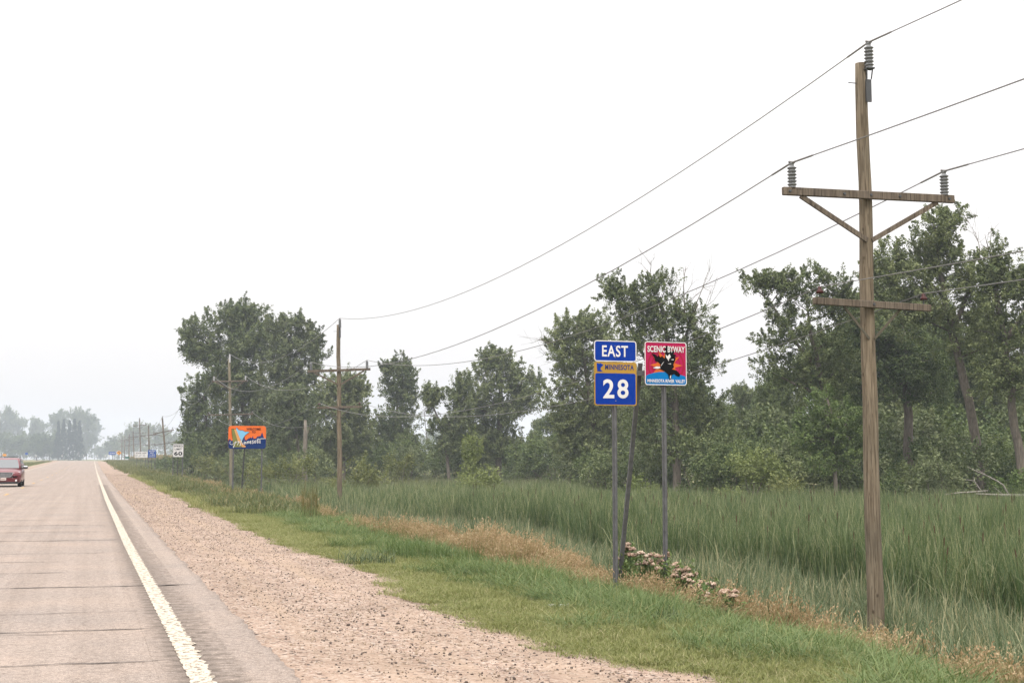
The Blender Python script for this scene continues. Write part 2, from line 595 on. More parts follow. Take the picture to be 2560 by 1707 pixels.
# worn band with rumble strip slots beside the painted edge
k = (ry >= 5) & (ry < 92)
Xs = Xr[k][:, RUM_A:RUM_B + 1].copy(); Ys = Yr[k][:, RUM_A:RUM_B + 1]; Zs = Zr[k][:, RUM_A:RUM_B + 1] + .004
Xs[:, 0] -= .09
link('rumble_strip', grid_mesh('rumble_strip', Xs, Ys, Zs, np.tile(np.array([0.0, .3, .75, 1.15]), (len(Xs), 1))), 'rumble', road)
# dark stain on the lane side of the line
ys = ry[k]
a = edge_u(ys) - .12; b_ = edge_u(ys) - .12 - .07 * np.clip(.45 + n1(ys, 2.3, 21) + .35 * n1(ys, 20, 25), 0.05, 1.6)
b_ = edge_u(ys) - .30
link('edge_stain', grid_mesh('edge_stain', np.stack([a + .05, a - .03, b_], 1), np.stack([ys] * 3, 1), np.stack([road_z(ys)] * 3, 1) - .0036 * np.stack([np.abs(a + 3.5), np.abs(a + 3.4), np.abs(b_ + 3.5)], 1) + .0035, np.tile(np.array([.1, .45, 1.25]), (len(ys), 1))), 'rumble', road)

# painted edge line, ragged where it ran over the rumble slots
ly = np.concatenate([np.arange(4, 46, .0508), np.arange(46, 92, .1525), np.arange(92, 400, 3), np.arange(400, 800, 8)])
nearw = 1 - sstep(25, 90, ly)
rr_ = np.random.RandomState(2).rand(len(ly))
blk = np.random.RandomState(6).rand(len(ly) // 3 + 2)[np.arange(len(ly)) // 3]
rag = (.075 * blk ** 3 + .03 * rr_ ** 2) * (1 - sstep(10, 20, ly)) * (.5 + .5 * n1(ly, 1.3, 33)) + .012 * n1(ly, 22, 30) * nearw
lo_ = edge_u(ly) - .085 + .009 * n1(ly, 18, 36) * nearw
hi_ = edge_u(ly) + .085 + rag + .022 * (rr_ - .5) * nearw
g_ = np.where(ly < 92, np.clip(np.cos(ly * 6.2832 / .305) * 1.6 + .2, 0, 1), 0)
mid_ = (lo_ + hi_) / 2
LX = np.stack([lo_, mid_, hi_], 1) + road_x(ly)[:, None]
LZ = np.stack([road_z(ly)] * 3, 1) - .0036 * np.abs(np.stack([lo_, mid_, hi_], 1) + 3.5) + .010
LZ[:, 2] += 0.0
link('edge_line', grid_mesh('edge_line', LX, np.stack([ly] * 3, 1), LZ), 'line_white', road)

# far-side edge line and broken yellow centre line
fy = np.concatenate([np.arange(0, 400, 4.0), np.arange(400, 800, 8)])
for nm, uu, w_, mt in (('edge_line', -8.0, .07, 'line_white'),):
    link(nm, grid_mesh(nm, np.stack([uu - w_ + road_x(fy), uu + w_ + road_x(fy)], 1), np.stack([fy, fy], 1), np.stack([road_z(fy) - .0036 * 4.5 + .005] * 2, 1)), mt, road)
for i in range(26):
    y0 = 6 + i * 15.2
    yy = np.array([y0, y0 + 1.5, y0 + 3.0])
    link('centre_dash', grid_mesh('centre_dash', np.stack([-3.82 + road_x(yy), -3.70 + road_x(yy)], 1), np.stack([yy, yy], 1), np.stack([road_z(yy) + .004] * 2, 1)), 'line_yellow', road)

# tar-sealed cracks across the lanes: (picture row, reach in u, width)
cr = np.random.RandomState(8)
for py, u0, u1, w_ in ((1296, -5, .4, .045), (1309, -6, .45, .06), (1325, -6, .48, .045), (1346, -5, .60, .065), (1377, -4, .58, .022), (1397, -4, -.35, .03),
                       (1423, -4, -.28, .032), (1459, -4, 1.40, .046), (1521, -3, .66, .015), (1565, -3, .70, .030), (1572, -3, -.1, .012), (1645, -1.7, .66, .026), (1280, -6, .4, .03), (1268, -6, .2, .045), (1258, -7, .4, .05)):
    dmid = EYE * F_PX / (py - 1146)
    yc = dmid * math.cos(YAW) + (dmid * (250 - 1280) / F_PX) * -math.sin(YAW)
    us = np.arange(u0, u1, .06)
    ph = cr.rand() * 40
    cyl = yc + .045 * n1(us + ph, 1.6, 5) + .014 * n1(us + ph, 9, 8)
    ww = 1.35 * w_ * (.75 + .4 * n1(us + ph, 5, 14)) * np.clip((u1 - us) / .25 + .15, .15, 1)
    zz = np.array([road_surface(u, yc) for u in us]) + .0075
    link('crack', grid_mesh('crack', np.stack([us, us], 1), np.stack([cyl - ww / 2, cyl + ww / 2], 1), np.stack([zz, zz], 1)), 'tar', road)

# --- gravel shoulders
def grass_edge(y):
    y = np.asarray(y, float)
    e = np.interp(y, [0, 8, 10, 11.0, 12.2, 16, 20.8, 25, 29.6, 45, 99, 300], [5.2, 5.25, 5.2, 5.15, 4.25, 4.02, 4.36, 4.25, 3.95, 4.0, 4.25, 3.9])
    return e + .07 * n1(y, .8, 40) + .085 * n1(y, 2.1, 44) + .05 * n1(y, 7, 48)
hy = np.concatenate([[-60, -20, 0], np.arange(4, 60, .07), np.arange(60, 140, .4), np.arange(140, 400, 4), np.arange(400, 905, 8)])
gin = edge_u(hy) + .66
gout = grass_edge(hy) + .30
tt = np.array([0, .05, .2, .35, .5, .65, .8, .92, 1.0])
GU = gin[:, None] * (1 - tt) + gout[:, None] * tt
GX = GU + road_x(hy)[:, None]; GY = np.repeat(hy[:, None], len(tt), 1)
GZ = road_z(GY) + prof(GU, GY) - .012 + n2(GX, GY, 2.2, 3) * .012 * np.sin(np.pi * tt)[None, :]
GZ[:, 0] = road_z(hy) - .045
GZ[:, 1] = road_z(hy) - .040
structure(link('shoulder_path', grid_mesh('shoulder_path', GX, GY, GZ), 'gravel_bed'), 'pinkish gravel shoulder along the near side of the road')
lin, lout = np.full_like(hy, -8.3), -10.5 + .2 * n1(hy, .3, 50)
LU = np.stack([lout, (lin + lout) / 2, lin], 1)
structure(link('shoulder_path', grid_mesh('shoulder_path', LU + road_x(hy)[:, None], np.stack([hy] * 3, 1), road_z(np.stack([hy] * 3, 1)) + prof(LU, np.stack([hy] * 3, 1)) + .004), 'gravel_bed'), 'gravel shoulder along the far side of the road')

# ================================================================ scattered ground cover (uncountable: grass, reeds, gravel)
PROTO = {}
def proto_collection(name, objs):
    col = bpy.data.collections.new(name)
    for i, o in enumerate(objs):
        o.name = "%s_%02d" % (name, i)
        col.objects.link(o)
    return col

def gn_scatter(name, label, cat, col, pts, rot, scl, idx):
    me = bpy.data.meshes.new(name)
    n = len(pts)
    me.vertices.add(n)
    me.vertices.foreach_set('co', np.asarray(pts, np.float32).ravel())
    for nm, arr in (('rot', rot), ('scl', scl)):
        a = me.attributes.new(nm, 'FLOAT_VECTOR', 'POINT'); a.data.foreach_set('vector', np.asarray(arr, np.float32).ravel())
    a = me.attributes.new('pick', 'INT', 'POINT'); a.data.foreach_set('value', np.asarray(idx, np.int32))
    o = bpy.data.objects.new(name, me); C.objects.link(o)
    ng = bpy.data.node_groups.new(name, 'GeometryNodeTree')
    ng.interface.new_socket('Geometry', in_out='INPUT', socket_type='NodeSocketGeometry')
    ng.interface.new_socket('Geometry', in_out='OUTPUT', socket_type='NodeSocketGeometry')
    nd, lk = ng.nodes, ng.links
    gi, go = nd.new('NodeGroupInput'), nd.new('NodeGroupOutput')
    iop = nd.new('GeometryNodeInstanceOnPoints')
    ci = nd.new('GeometryNodeCollectionInfo')
    ci.inputs['Collection'].default_value = col
    ci.inputs['Separate Children'].default_value = True
    ci.inputs['Reset Children'].default_value = True
    def attr(nm, t):
        q = nd.new('GeometryNodeInputNamedAttribute'); q.data_type = t; q.inputs['Name'].default_value = nm
        return [s for s in q.outputs if s.enabled and s.name == 'Attribute'][0]
    lk.new(gi.outputs[0], iop.inputs['Points'])
    lk.new(ci.outputs[0], iop.inputs['Instance'])
    iop.inputs['Pick Instance'].default_value = True
    lk.new(attr('pick', 'INT'), iop.inputs['Instance Index'])
    e2r = nd.new('FunctionNodeEulerToRotation')
    lk.new(attr('rot', 'FLOAT_VECTOR'), e2r.inputs[0])
    lk.new(e2r.outputs[0], iop.inputs['Rotation'])
    lk.new(attr('scl', 'FLOAT_VECTOR'), iop.inputs['Scale'])
    lk.new(iop.outputs[0], go.inputs[0])
    md = o.modifiers.new('scatter', 'NODES'); md.node_group = ng
    return tag(o, label, cat, kind='stuff')

def blades(name, mat, n, size, h0, h1, w, lean, curl, seed, tint_lo=0.0, tint_hi=.8, heads=0.0, head_mat=None, head_len=.16, head_r=.014, seeds=0.0, straw=0.0, tip_dry=0.0):
    """a patch of grass blades rooted in a size x size square"""
    r = np.random.RandomState(seed)
    bx, by = (r.rand(n) - .5) * size, (r.rand(n) - .5) * size
    h = r.uniform(h0, h1, n) * r.uniform(.75, 1.05, n)
    az = r.rand(n) * 6.2832
    ln = np.abs(r.normal(0, lean, n)); cu_ = np.abs(r.normal(0, curl, n))
    dx, dy = np.cos(az), np.sin(az)
    fa = az + 1.57 + r.normal(0, .6, n)
    wx, wy = np.cos(fa), np.sin(fa)
    V = []; T = []
    tint = np.clip(r.uniform(tint_lo, tint_hi, n), 0, 1)
    if straw > 0:
        tint = np.where(r.rand(n) < straw, 1.15, tint)
    ts = (0, .45, .8, 1.0)
    for t in ts:
        rr = h * (ln * t + cu_ * t * t * t)
        zz = h * (t - .35 * cu_ * t ** 3)
        cx, cy_ = bx + dx * rr, by + dy * rr
        ww = w * (1 - .55 * t) * (0.0 if t == 1 else 1.0) / 2
        if t < 1:
            V.append(np.stack([cx - wx * ww, cy_ - wy * ww, zz], 1)); V.append(np.stack([cx + wx * ww, cy_ + wy * ww, zz], 1))
        else:
            V.append(np.stack([cx, cy_, zz], 1))
    nv = len(V)
    VV = np.stack(V, 1).reshape(-1, 3)
    base = np.arange(n)[:, None] * nv
    F = np.concatenate([base + np.array(q) for q in ((0, 1, 3), (0, 3, 2), (2, 3, 5), (2, 5, 4), (4, 5, 6))]) if nv == 7 else None
    TT = np.repeat(tint, nv) + np.tile(np.array([-.06, -.06, .0, .0, .12, .12, .22]) * tip_dry, n)
    mats = [mat]
    extraV, extraF, extraT = [], [], []
    cnt = len(VV)
    tip = np.stack([bx + dx * h * (ln + cu_), by + dy * h * (ln + cu_), h * (1 - .35 * cu_)], 1)
    if seeds > 0:                                    # loose seed heads: small diamonds up the last part of the stem
        for i in np.where(r.rand(n) < seeds)[0]:
            for k in range(12):
                t = 1.0 - k * .024
                rr = h[i] * (ln[i] * t + cu_[i] * t ** 3)
                c = np.array([bx[i] + dx[i] * rr, by[i] + dy[i] * rr, h[i] * (t - .35 * cu_[i] * t ** 3)]) + r.normal(0, .008 + .0018 * k, 3)
                s_ = head_r * r.uniform(.7, 1.4)
                d1 = r.normal(0, .38, 3) + np.array([dx[i] * .4, dy[i] * .4, 1.0]); d1 /= np.linalg.norm(d1)
                d2 = np.cross(d1, r.normal(0, 1, 3)); d2 /= np.linalg.norm(d2) + 1e-6
                extraV += [c - d1 * s_ * 1.6, c + d2 * s_ * .7, c + d1 * s_ * 1.6, c - d2 * s_ * .7]
                extraF += [(cnt, cnt + 1, cnt + 2), (cnt, cnt + 2, cnt + 3)]
                extraT += [r.uniform(.1, .9)] * 4
                cnt += 4
    nf_blade = len(F)
    if extraV:
        VV = np.concatenate([VV, np.array(extraV)]); F = np.concatenate([F, np.array(extraF)]); TT = np.concatenate([TT, extraT])
    nf_seed = len(F)
    if heads > 0:                                    # cattail spikes on bare stalks
        ev, ef, et = [], [], []
        for i in np.where(r.rand(n) < heads)[0]:
            c = np.array([bx[i], by[i], 0]); top = h1 * r.uniform(.82, 1.02)
            for z0, z1, rad in ((0, top, .005), (top - .05 - head_len, top - .05, head_r)):
                for j in range(5):
                    a = j * 1.2566
                    ev += [c + [math.cos(a) * rad, math.sin(a) * rad, z0], c + [math.cos(a) * rad, math.sin(a) * rad, z1]]
                for j in range(5):
                    q = (j + 1) % 5
                    ef += [(cnt + 2 * j, cnt + 2 * q, cnt + 2 * q + 1), (cnt + 2 * j, cnt + 2 * q + 1, cnt + 2 * j + 1)]
                et += [.5] * 10
                cnt += 10
        if ev:
            VV = np.concatenate([VV, np.array(ev)]); F = np.concatenate([F, np.array(ef)]); TT = np.concatenate([TT, et])
    me = mesh_np(name, VV, F, TT)
    me.materials.append(MATS[mat])
    if head_mat:
        me.materials.append(MATS[head_mat])
        mi = np.zeros(len(F), np.int32); mi[nf_blade:] = 1
        me.polygons.foreach_set('material_index', mi)
    return bpy.data.objects.new(name, me)

foliage('turf', (.152, .172, .060), (.255, .260, .112), .36, (.35, .32, .18), .08)
foliage('verge', (.070, .092, .034), (.140, .152, .066), .28, (.25, .22, .115), .15)
foliage('lush', (.084, .130, .044), (.165, .208, .086), .36, (.27, .26, .12), .15)
foliage('straw', (.130, .140, .046), (.27, .23, .11), .28, (.36, .29, .16), .1)
foliage('seedhead', (.235, .155, .085), (.41, .305, .185), .30, (.46, .37, .25), .1)
foliage('reed', (.046, .076, .032), (.155, .185, .105), .28, (.29, .27, .16), .15)
foliage('cattail', (.032, .066, .020), (.122, .158, .066), .30, (.26, .265, .145), .22)
foliage('sedge', (.080, .098, .046), (.140, .155, .080), .25, (.22, .195, .11), .2)
foliage('cornleaf', (.07, .10, .04), (.13, .15, .06), .25, (.30, .24, .12), .2)
foliage('tassel', (.25, .20, .10), (.36, .29, .16), .2, None, .1)
paint('cattail_head', (.070, .046, .026), .95, .1)

PC = {}
PC['turf'] = proto_collection('turf', [blades('turf', 'turf', 460, .55, .03, .10, .007, .6, .9, 20 + i, straw=.12) for i in range(3)])
PC['turf_far'] = proto_collection('turf_far', [blades('turf_far', 'turf', 420, 1.3, .08, .24, .016, .35, .5, 30 + i, straw=.15) for i in range(3)])
PC['lush'] = proto_collection('lush', [blades('lush', 'lush', 280, .6, .14, .38, .011, .5, .9, 40 + i, straw=.06) for i in range(4)])
PC['lush_far'] = proto_collection('lush_far', [blades('lush_far', 'verge', 320, 1.4, .22, .55, .022, .3, .5, 50 + i, straw=.14) for i in range(3)])
PC['straw'] = proto_collection('straw', [blades('straw', 'straw', 130, .6, .45, .78, .008, .16, .18, 60 + i, seeds=.75, head_mat='seedhead', head_r=.0105) for i in range(4)])
PC['straw_far'] = proto_collection('straw_far', [blades('straw_far', 'straw', 170, 1.4, .45, .8, .018, .16, .2, 70 + i, seeds=.5, head_mat='seedhead', head_r=.020) for i in range(3)])
PC['reed'] = proto_collection('reed', [blades('reed', 'reed', 100, .8, .6, 1.5, .018, .12, .28, 80 + i, straw=.08, tip_dry=1.3, tint_lo=-.1, tint_hi=.95) for i in range(5)])
PC['cattail'] = proto_collection('cattail', [blades('cattail', 'cattail', 190, 1.1, 1.15, 2.2, .019, .10, .17, 90 + i, tint_lo=-.15, tint_hi=.95, straw=.05, heads=.0003, head_mat='cattail_head', tip_dry=1.4) for i in range(5)])
PC['cattail_far'] = proto_collection('cattail_far', [blades('cattail_far', 'cattail', 270, 2.2, 1.2, 2.15, .034, .10, .17, 100 + i, tint_lo=-.15, tint_hi=.95, straw=.07, tip_dry=1.4) for i in range(4)])
PC['sedge'] = proto_collection('sedge', [blades('sedge', 'sedge', 220, 2.6, 1.1, 1.9, .048, .12, .2, 110 + i, straw=.08, tip_dry=1.0) for i in range(4)])
PC['verge_far'] = proto_collection('verge_far', [blades('verge_far', 'verge', 240, 3.0, .25, .6, .05, .2, .3, 120 + i, straw=.22) for i in range(3)])
PC['corn'] = proto_collection('corn', [blades('corn', 'cornleaf', 150, 3.0, 1.7, 2.5, .10, .12, .25, 130 + i, straw=.0, seeds=.5, head_mat='tassel', head_r=.06) for i in range(3)])

def jgrid(u0, u1, y0, y1, s, seed):
    r = np.random.RandomState(seed)
    a, b = np.meshgrid(np.arange(u0, u1, s), np.arange(y0, y1, s))
    a = a.ravel() + r.uniform(-.5, .5, a.size) * s; b = b.ravel() + r.uniform(-.5, .5, b.size) * s
    return a, b, r

def in_view(x, y, pad=650, near=3.0):
    p, d = px_of(x, y)
    return (p > -pad) & (p < W_PX + pad) & (d > near)

def lay(name, label, cat, key, u, y, r, s0, s1, hz=None, tilt=.06):
    x = u + road_x(y)
    k = in_view(x, y)
    x, y = x[k], y[k]
    z = zg(x, y) - .02
    n = len(x)
    sc = r.uniform(s0, s1, n)
    hs_ = sc if hz is None else sc * hz[k]
    # one prevailing breeze plus each clump's own lean
    rot = np.stack([r.normal(.0, tilt, n), r.normal(.03, tilt, n), r.rand(n) * 6.2832], 1)
    return gn_scatter(name, label, cat, PC[key], np.stack([x, y, z], 1), rot, np.stack([sc, sc, hs_], 1), r.randint(0, len(PC[key].objects), n))

def straw_lo(y):
    return 6.9 + .17 * np.clip(21 - y, 0, 9) + .30 * n1(y, .5, 10) + .8 * sstep(40, 90, y) * 0

def reed_lo(y):
    return np.interp(y, [6, 12, 16, 22, 24, 27, 34, 60], [9.6, 9.8, 10.0, 10.2, 10.0, 9.6, 9.3, 9.2])
# short turf beside the gravel
u, y, r = jgrid(3.6, 9.6, 6, 46, .25, 1)
e = grass_edge(y)
k = (u > e + .06 * r.normal(0, 1, len(u)) - .02) & (u < straw_lo(y) + .6)
far_in = np.clip((u - e) / 2.2, 0, 1)
lay('turf_grass', 'short yellow-green turf between the gravel shoulder and the taller grass', 'grass', 'turf', u[k], y[k], r, .9, 1.25, (.75 + 1.2 * far_in + .3 * n2(u, y, 1.7, 9))[k])
u, y, r = jgrid(3.3, 7.0, 46, 150, .62, 2)
k = (u > grass_edge(y) + .12) & (u < 6.2)
lay('turf_grass', 'low green turf along the gravel beyond the two route signs', 'grass', 'turf_far', u[k], y[k], r, .9, 1.3)
# lush taller grass behind the turf
u, y, r = jgrid(4.6, 9.2, 6, 46, .36, 3)
e = grass_edge(y)
k = (u > e + 1.25 + .5 * n1(y, .7, 19) + .3 * r.normal(0, 1, len(u))) & (u < straw_lo(y) + .7) & (r.rand(len(u)) < np.clip((u - e - .8) / 1.2, .1, 1))
lay('lush_grass', 'lush bright green grass on the slope below the turf', 'grass', 'lush', u[k], y[k], r, .75, 1.2, (.75 + .3 * n2(u, y, 1.1, 14) + .25 * np.clip((u - e - 1.2) / 1.5, 0, 1))[k], .1)
u, y, r = jgrid(4.4, 9.6, 46, 150, .75, 4)
k = (u > 5.0 + .5 * n1(y, .3, 22)) & (r.rand(len(u)) < .9)
lay('lush_grass', 'green roadside grass around the welcome sign posts', 'grass', 'lush_far', u[k], y[k], r, .8, 1.3, (1.0 + .25 * n2(u, y, .8, 3))[k])
u, y, r = jgrid(3.6, 13, 150, 420, 1.5, 5)
k = (u > grass_edge(y) + .8)
lay('verge_grass', 'distant grass verge beside the far road signs', 'grass', 'verge_far', u[k], y[k], r, .7, 1.2)
u, y, r = jgrid(-26, -10.6, 90, 430, 2.2, 6)
lay('verge_grass', 'grass verge on the far side of the road behind the van', 'grass', 'verge_far', u, y, r, .6, 1.0)
# tan seeding grass
u, y, r = jgrid(6.2, 14.4, 6, 46, .34, 7)
top = np.maximum(straw_lo(y) + 1.9, reed_lo(y) + .3) + .35 * n1(y, .6, 26)
k = (u > straw_lo(y)) & (u < top) & (r.rand(len(u)) < (.62 * sstep(16, 21, y) * (1 - sstep(28, 34, y)) + .30 * (1 - .8 * sstep(28, 36, y))) * (.85 + .75 * n2(u, y, .7, 52)) * (1 - .55 * sstep(.9, 2.2, u - straw_lo(y))))
# green and straw-coloured grass growing through the seeding band
u2, y2, r2 = jgrid(6.4, 14.6, 6, 46, .5, 17)
k2 = (u2 > straw_lo(y2) - .3) & (u2 < np.maximum(straw_lo(y2) + 2.3, reed_lo(y2) + .8))
lay('lush_grass', 'yellow-green grass growing through the tan seeding grass', 'grass', 'lush', u2[k2], y2[k2], r2, .8, 1.25, None, .12)
lay('seeding_grass', 'tan and rust seeding grass band behind the green slope', 'grass', 'straw', u[k], y[k], r, .75, 1.15, ((.96 + .28 * n2(u, y, .9, 30)) * np.where((y > 15.5) & (y < 23) & (u < 9.0), .70, 1.0))[k], .10)
u, y, r = jgrid(5.2, 10.5, 46, 150, .9, 8)
k = (r.rand(len(u)) < .08 + .16 * n2(u, y, .35, 33)) & (u > 6.0 + .7 * n1(y, .25, 2))
lay('seeding_grass', 'thin tan seeding grass around the welcome sign', 'grass', 'straw_far', u[k], y[k], r, .7, 1.1)
# grey-green reeds
u, y, r = jgrid(8.0, 17.2, 6, 60, .5, 9)
def open_front(u, y, x0=13.5, y0=22.0):
    """ground kept clear of tall growth in front of the nearest pole"""
    a = (x0 - u) * .523 + (y0 - y) * .852; b = np.abs((x0 - u) * .852 - (y0 - y) * .523)
    return (a > -.3) & (a < 5.0) & (b < .75)
k = ~open_front(u, y) & (u > reed_lo(y) + .5 * r.normal(0, 1, len(u))) & (u < 15.9 + .9 * n1(y, .3, 41) + .4 * r.rand(len(u)))
lay('reeds', 'grey-green reeds in the ditch between the tan grass and the cattails', 'reeds', 'reed', u[k], y[k], r, .75, 1.15, (.88 + .26 * n2(u, y, .55, 18))[k], .14)
u, y, r = jgrid(9.0, 17, 60, 150, .95, 10)
k = (u > 10.5 + .8 * n1(y, .2, 13)) & ~((np.abs(u - 13.3) < 1.5) & (y > 66) & (y < 79))
lay('reeds', 'grey-green reeds in the ditch behind the welcome sign', 'reeds', 'reed', u[k], y[k], r, 1.0, 1.5, (.55 + .15 * n2(u, y, .3, 18))[k])
# cattail marsh, out to the wood
DM = ([300, 600, 900, 1000, 1250, 1500, 1800, 2100, 2560, 2800], [95, 118, 150, 172, 150, 98, 76, 72, 68, 66])
def marsh(u, y):
    p, d = px_of(u, y)
    return d < np.interp(p, *DM)
u, y, r = jgrid(16.0, 52, 8, 70, .72, 12)
k = marsh(u, y) & (u > 17.3 + .8 * n1(y, .3, 41))
lay('cattails', 'dense dark green cattail marsh in front of the woods', 'cattails', 'cattail', u[k], y[k], r, .9, 1.2, (.98 + .10 * n2(u, y, .22, 5) + .12 * n2(u, y, .7, 25))[k], .06)
u, y, r = jgrid(14, 62, 70, 190, 1.35, 13)
p, d = px_of(u, y)
k = marsh(u, y) & ((d < 112 + 10 * n1(p, .02, 6)))
lay('cattails', 'olive cattails farther out in the middle of the marsh', 'cattails', 'cattail_far', u[k], y[k], r, .85, 1.15, (.93 + .12 * n2(u, y, .12, 8) + .10 * n2(u, y, .45, 28))[k], .07)
k = marsh(u, y) & ((d >= 106 + 10 * n1(p, .02, 6))) & (p > 560)
lay('sedge', 'pale sedge meadow at the back of the marsh below the middle trees', 'sedge', 'sedge', u[k], y[k], r, .85, 1.2, (.85 + .18 * n2(u, y, .1, 22))[k], .05)
# low dark growth under the wood's edge
u, y, r = jgrid(16, 95, 30, 200, 1.9, 14)
p, d = px_of(u, y)
dm = np.interp(p, *DM)
k = (d > dm + 1) & (d < dm + 16) & (p > 1150)
lay('undergrowth', 'low dark grass at the foot of the woods', 'grass', 'sedge', u[k], y[k], r, .6, .9, (.75 + .2 * n2(u, y, .2, 12))[k])
# corn beyond the far poles
u, y, r = jgrid(15, 95, 345, 440, 2.3, 15)
lay('corn_crop', 'distant corn crop with tan tassels beyond the leaning pole', 'corn', 'corn', u + 0 * y, y, r, .9, 1.1)

# loose stones on the gravel
def stone(name, mat, seed):
    r = np.random.RandomState(seed)
    t = (1 + 5 ** .5) / 2
    v = np.array([(-1, t, 0), (1, t, 0), (-1, -t, 0), (1, -t, 0), (0, -1, t), (0, 1, t), (0, -1, -t), (0, 1, -t), (t, 0, -1), (t, 0, 1), (-t, 0, -1), (-t, 0, 1)], float) / 1.9
    v *= r.uniform(.75, 1.25, (12, 1)); v[:, 2] *= .62
    f = [(0, 11, 5), (0, 5, 1), (0, 1, 7), (0, 7, 10), (0, 10, 11), (1, 5, 9), (5, 11, 4), (11, 10, 2), (10, 7, 6), (7, 1, 8), (3, 9, 4), (3, 4, 2), (3, 2, 6), (3, 6, 8), (3, 8, 9), (4, 9, 5), (2, 4, 11), (6, 2, 10), (8, 6, 7), (9, 8, 1)]
    me = mesh_np(name, v, f, smooth=True); me.materials.append(MATS[mat])
    return bpy.data.objects.new(name, me)
PC['stone'] = proto_collection('stone', [stone('stone', m, i) for i, m in enumerate(('stone_tan', 'stone_tan', 'stone_dark', 'stone_pale', 'stone_pale', 'stone_dark'))])
r = np.random.RandomState(77)
n = 36000
y = 6 + 150 * r.rand(n) ** 3.0
t = r.rand(n)
u = (edge_u(y) + .74) * (1 - t) + (grass_edge(y) + .05) * t
sz = .0046 + .0105 * r.rand(n) ** 3.0 + .0018 * np.minimum(y, 60) / 20
kk = np.where(r.rand(n) < .02)[0]; sz[kk] *= 1.7
zz = road_z(y) + prof(u, y) - .012 + n2(u, y, 2.2, 3) * .012 * np.sin(np.pi * t) + sz * .25
gn_scatter('gravel', 'loose pinkish and dark stones scattered over the gravel shoulder', 'gravel', PC['stone'], np.stack([u, y, zz], 1), r.rand(n, 3) * 6.28, np.stack([sz] * 3, 1), r.randint(0, 6, n))

# ================================================================ trees and shrubs
def bark(name, lo, hi, sc=(14, 14, 2.2), rough=.95):
    m, nt, o = new_mat(name)
    b = N(nt, "BsdfPrincipled"); tcn = N(nt, "TexCoord")
    mp = N(nt, "Mapping"); mp.inputs['Scale'].default_value = sc
    nt.links.new(tcn.outputs['Object'], mp.inputs[0])
    f = noise(nt, mp.outputs[0], 1.0, 5, .7)
    nt.links.new(ramp(nt, [(.33, lo), (.66, hi)], f).outputs[0], b.inputs['Base Color'])
    b.inputs['Roughness'].default_value = rough
    b.inputs['Specular IOR Level'].default_value = .15
    bump(nt, b, f, .7, .02)
    nt.links.new(b.outputs[0], o.inputs['Surface'])
    return m
bark('bark', (.065, .055, .045), (.175, .150, .122))
bark('bark_pale', (.095, .082, .065), (.19, .165, .135))
bark('dead_wood', (.14, .125, .11), (.29, .265, .235))
foliage('cottonwood', (.070, .100, .036), (.210, .238, .104), .32, (.24, .26, .13), .22)
foliage('deep_leaf', (.050, .080, .028), (.158, .196, .074), .30, None, .2)
foliage('fresh_leaf', (.066, .110, .030), (.160, .210, .072), .32, None, .2)
foliage('willow_leaf', (.066, .092, .036), (.180, .205, .100), .30, (.22, .24, .13), .2)
foliage('olive_leaf', (.085, .105, .032), (.190, .200, .074), .30, None, .2)
foliage('spruce_leaf', (.020, .038, .024), (.045, .068, .040), .1, None, .2)

foliage('bush_leaf', (.110, .145, .042), (.235, .265, .100), .34, None, .2)

def leaf_arrays(cent, rad, per, leaf, r, up=.55, shape=.62, droop=0.0, out=None):
    """leaves gathered in clumps around cent (n,3) with radii rad (n,)"""
    n = len(cent)
    d = r.normal(0, 1, (n, per, 3)); d /= np.linalg.norm(d, axis=2, keepdims=True)
    # each clump is a leafy spray: leaves along a twig that points outwards and up, tapering to its tip
    axv = r.normal(0, .55, (n, 3)); axv[:, 2] += .75
    if out is not None:
        axv += out * .9
    axv /= np.linalg.norm(axv, axis=1, keepdims=True)
    s_ = r.rand(n, per, 1)
    L_ = rad[:, None, None] * r.uniform(1.4, 2.6, (n, 1, 1))
    q = r.rand(n, per, 1) ** .5
    p = (cent[:, None, :] + axv[:, None, :] * (s_ - .35) * L_ + d * q * rad[:, None, None] * .78 * (1.08 - s_ * .85)).reshape(-1, 3)
    m = len(p)
    p[:, 2] -= droop * r.rand(m) * leaf
    nrm = r.normal(0, 1, (m, 3)) * .55 + d.reshape(-1, 3) * .5; nrm[:, 2] += up * 1.3
    if out is not None:
        nrm += np.repeat(out, per, 0) * .6
    nrm /= np.linalg.norm(nrm, axis=1, keepdims=True)
    a = np.cross(nrm, r.normal(0, 1, (m, 3))); a /= np.linalg.norm(a, axis=1, keepdims=True) + 1e-9
    b = np.cross(nrm, a)
    L = leaf * r.uniform(.65, 1.25, (m, 1))
    fold = nrm * L * .16
    V = np.stack([p - a * L * .5, p + b * L * shape * .5 + fold, p + a * L * .55, p - b * L * shape * .5 + fold], 1).reshape(-1, 3)
    i = np.arange(m)[:, None] * 4
    Fc = np.concatenate([i + np.array([0, 1, 2]), i + np.array([0, 2, 3])])
    ct = np.repeat(r.uniform(-.26, .26, n), per)
    t = np.clip(r.uniform(.12, .80, m) + ct, 0, 1)
    return V, Fc, np.repeat(t, 4)

def limb(mb, p0, p1, r0, r1, r, bend=.12, seg=6, n=6, sag=0.0):
    p0, p1 = np.array(p0, float), np.array(p1, float)
    L = np.linalg.norm(p1 - p0)
    o1 = r.normal(0, bend * L, 3); o2 = r.normal(0, bend * L * .5, 3)
    pts = []
    for t in np.linspace(0, 1, seg + 1):
        s = t * (1 - t) * 4
        pts.append(p0 + (p1 - p0) * t + o1 * s * .5 + o2 * math.sin(t * 6.28) * .5 + np.array([0, 0, sag * L * s]))
    mb.tube(pts, [r0 + (r1 - r0) * t for t in np.linspace(0, 1, seg + 1)], n)
    return pts

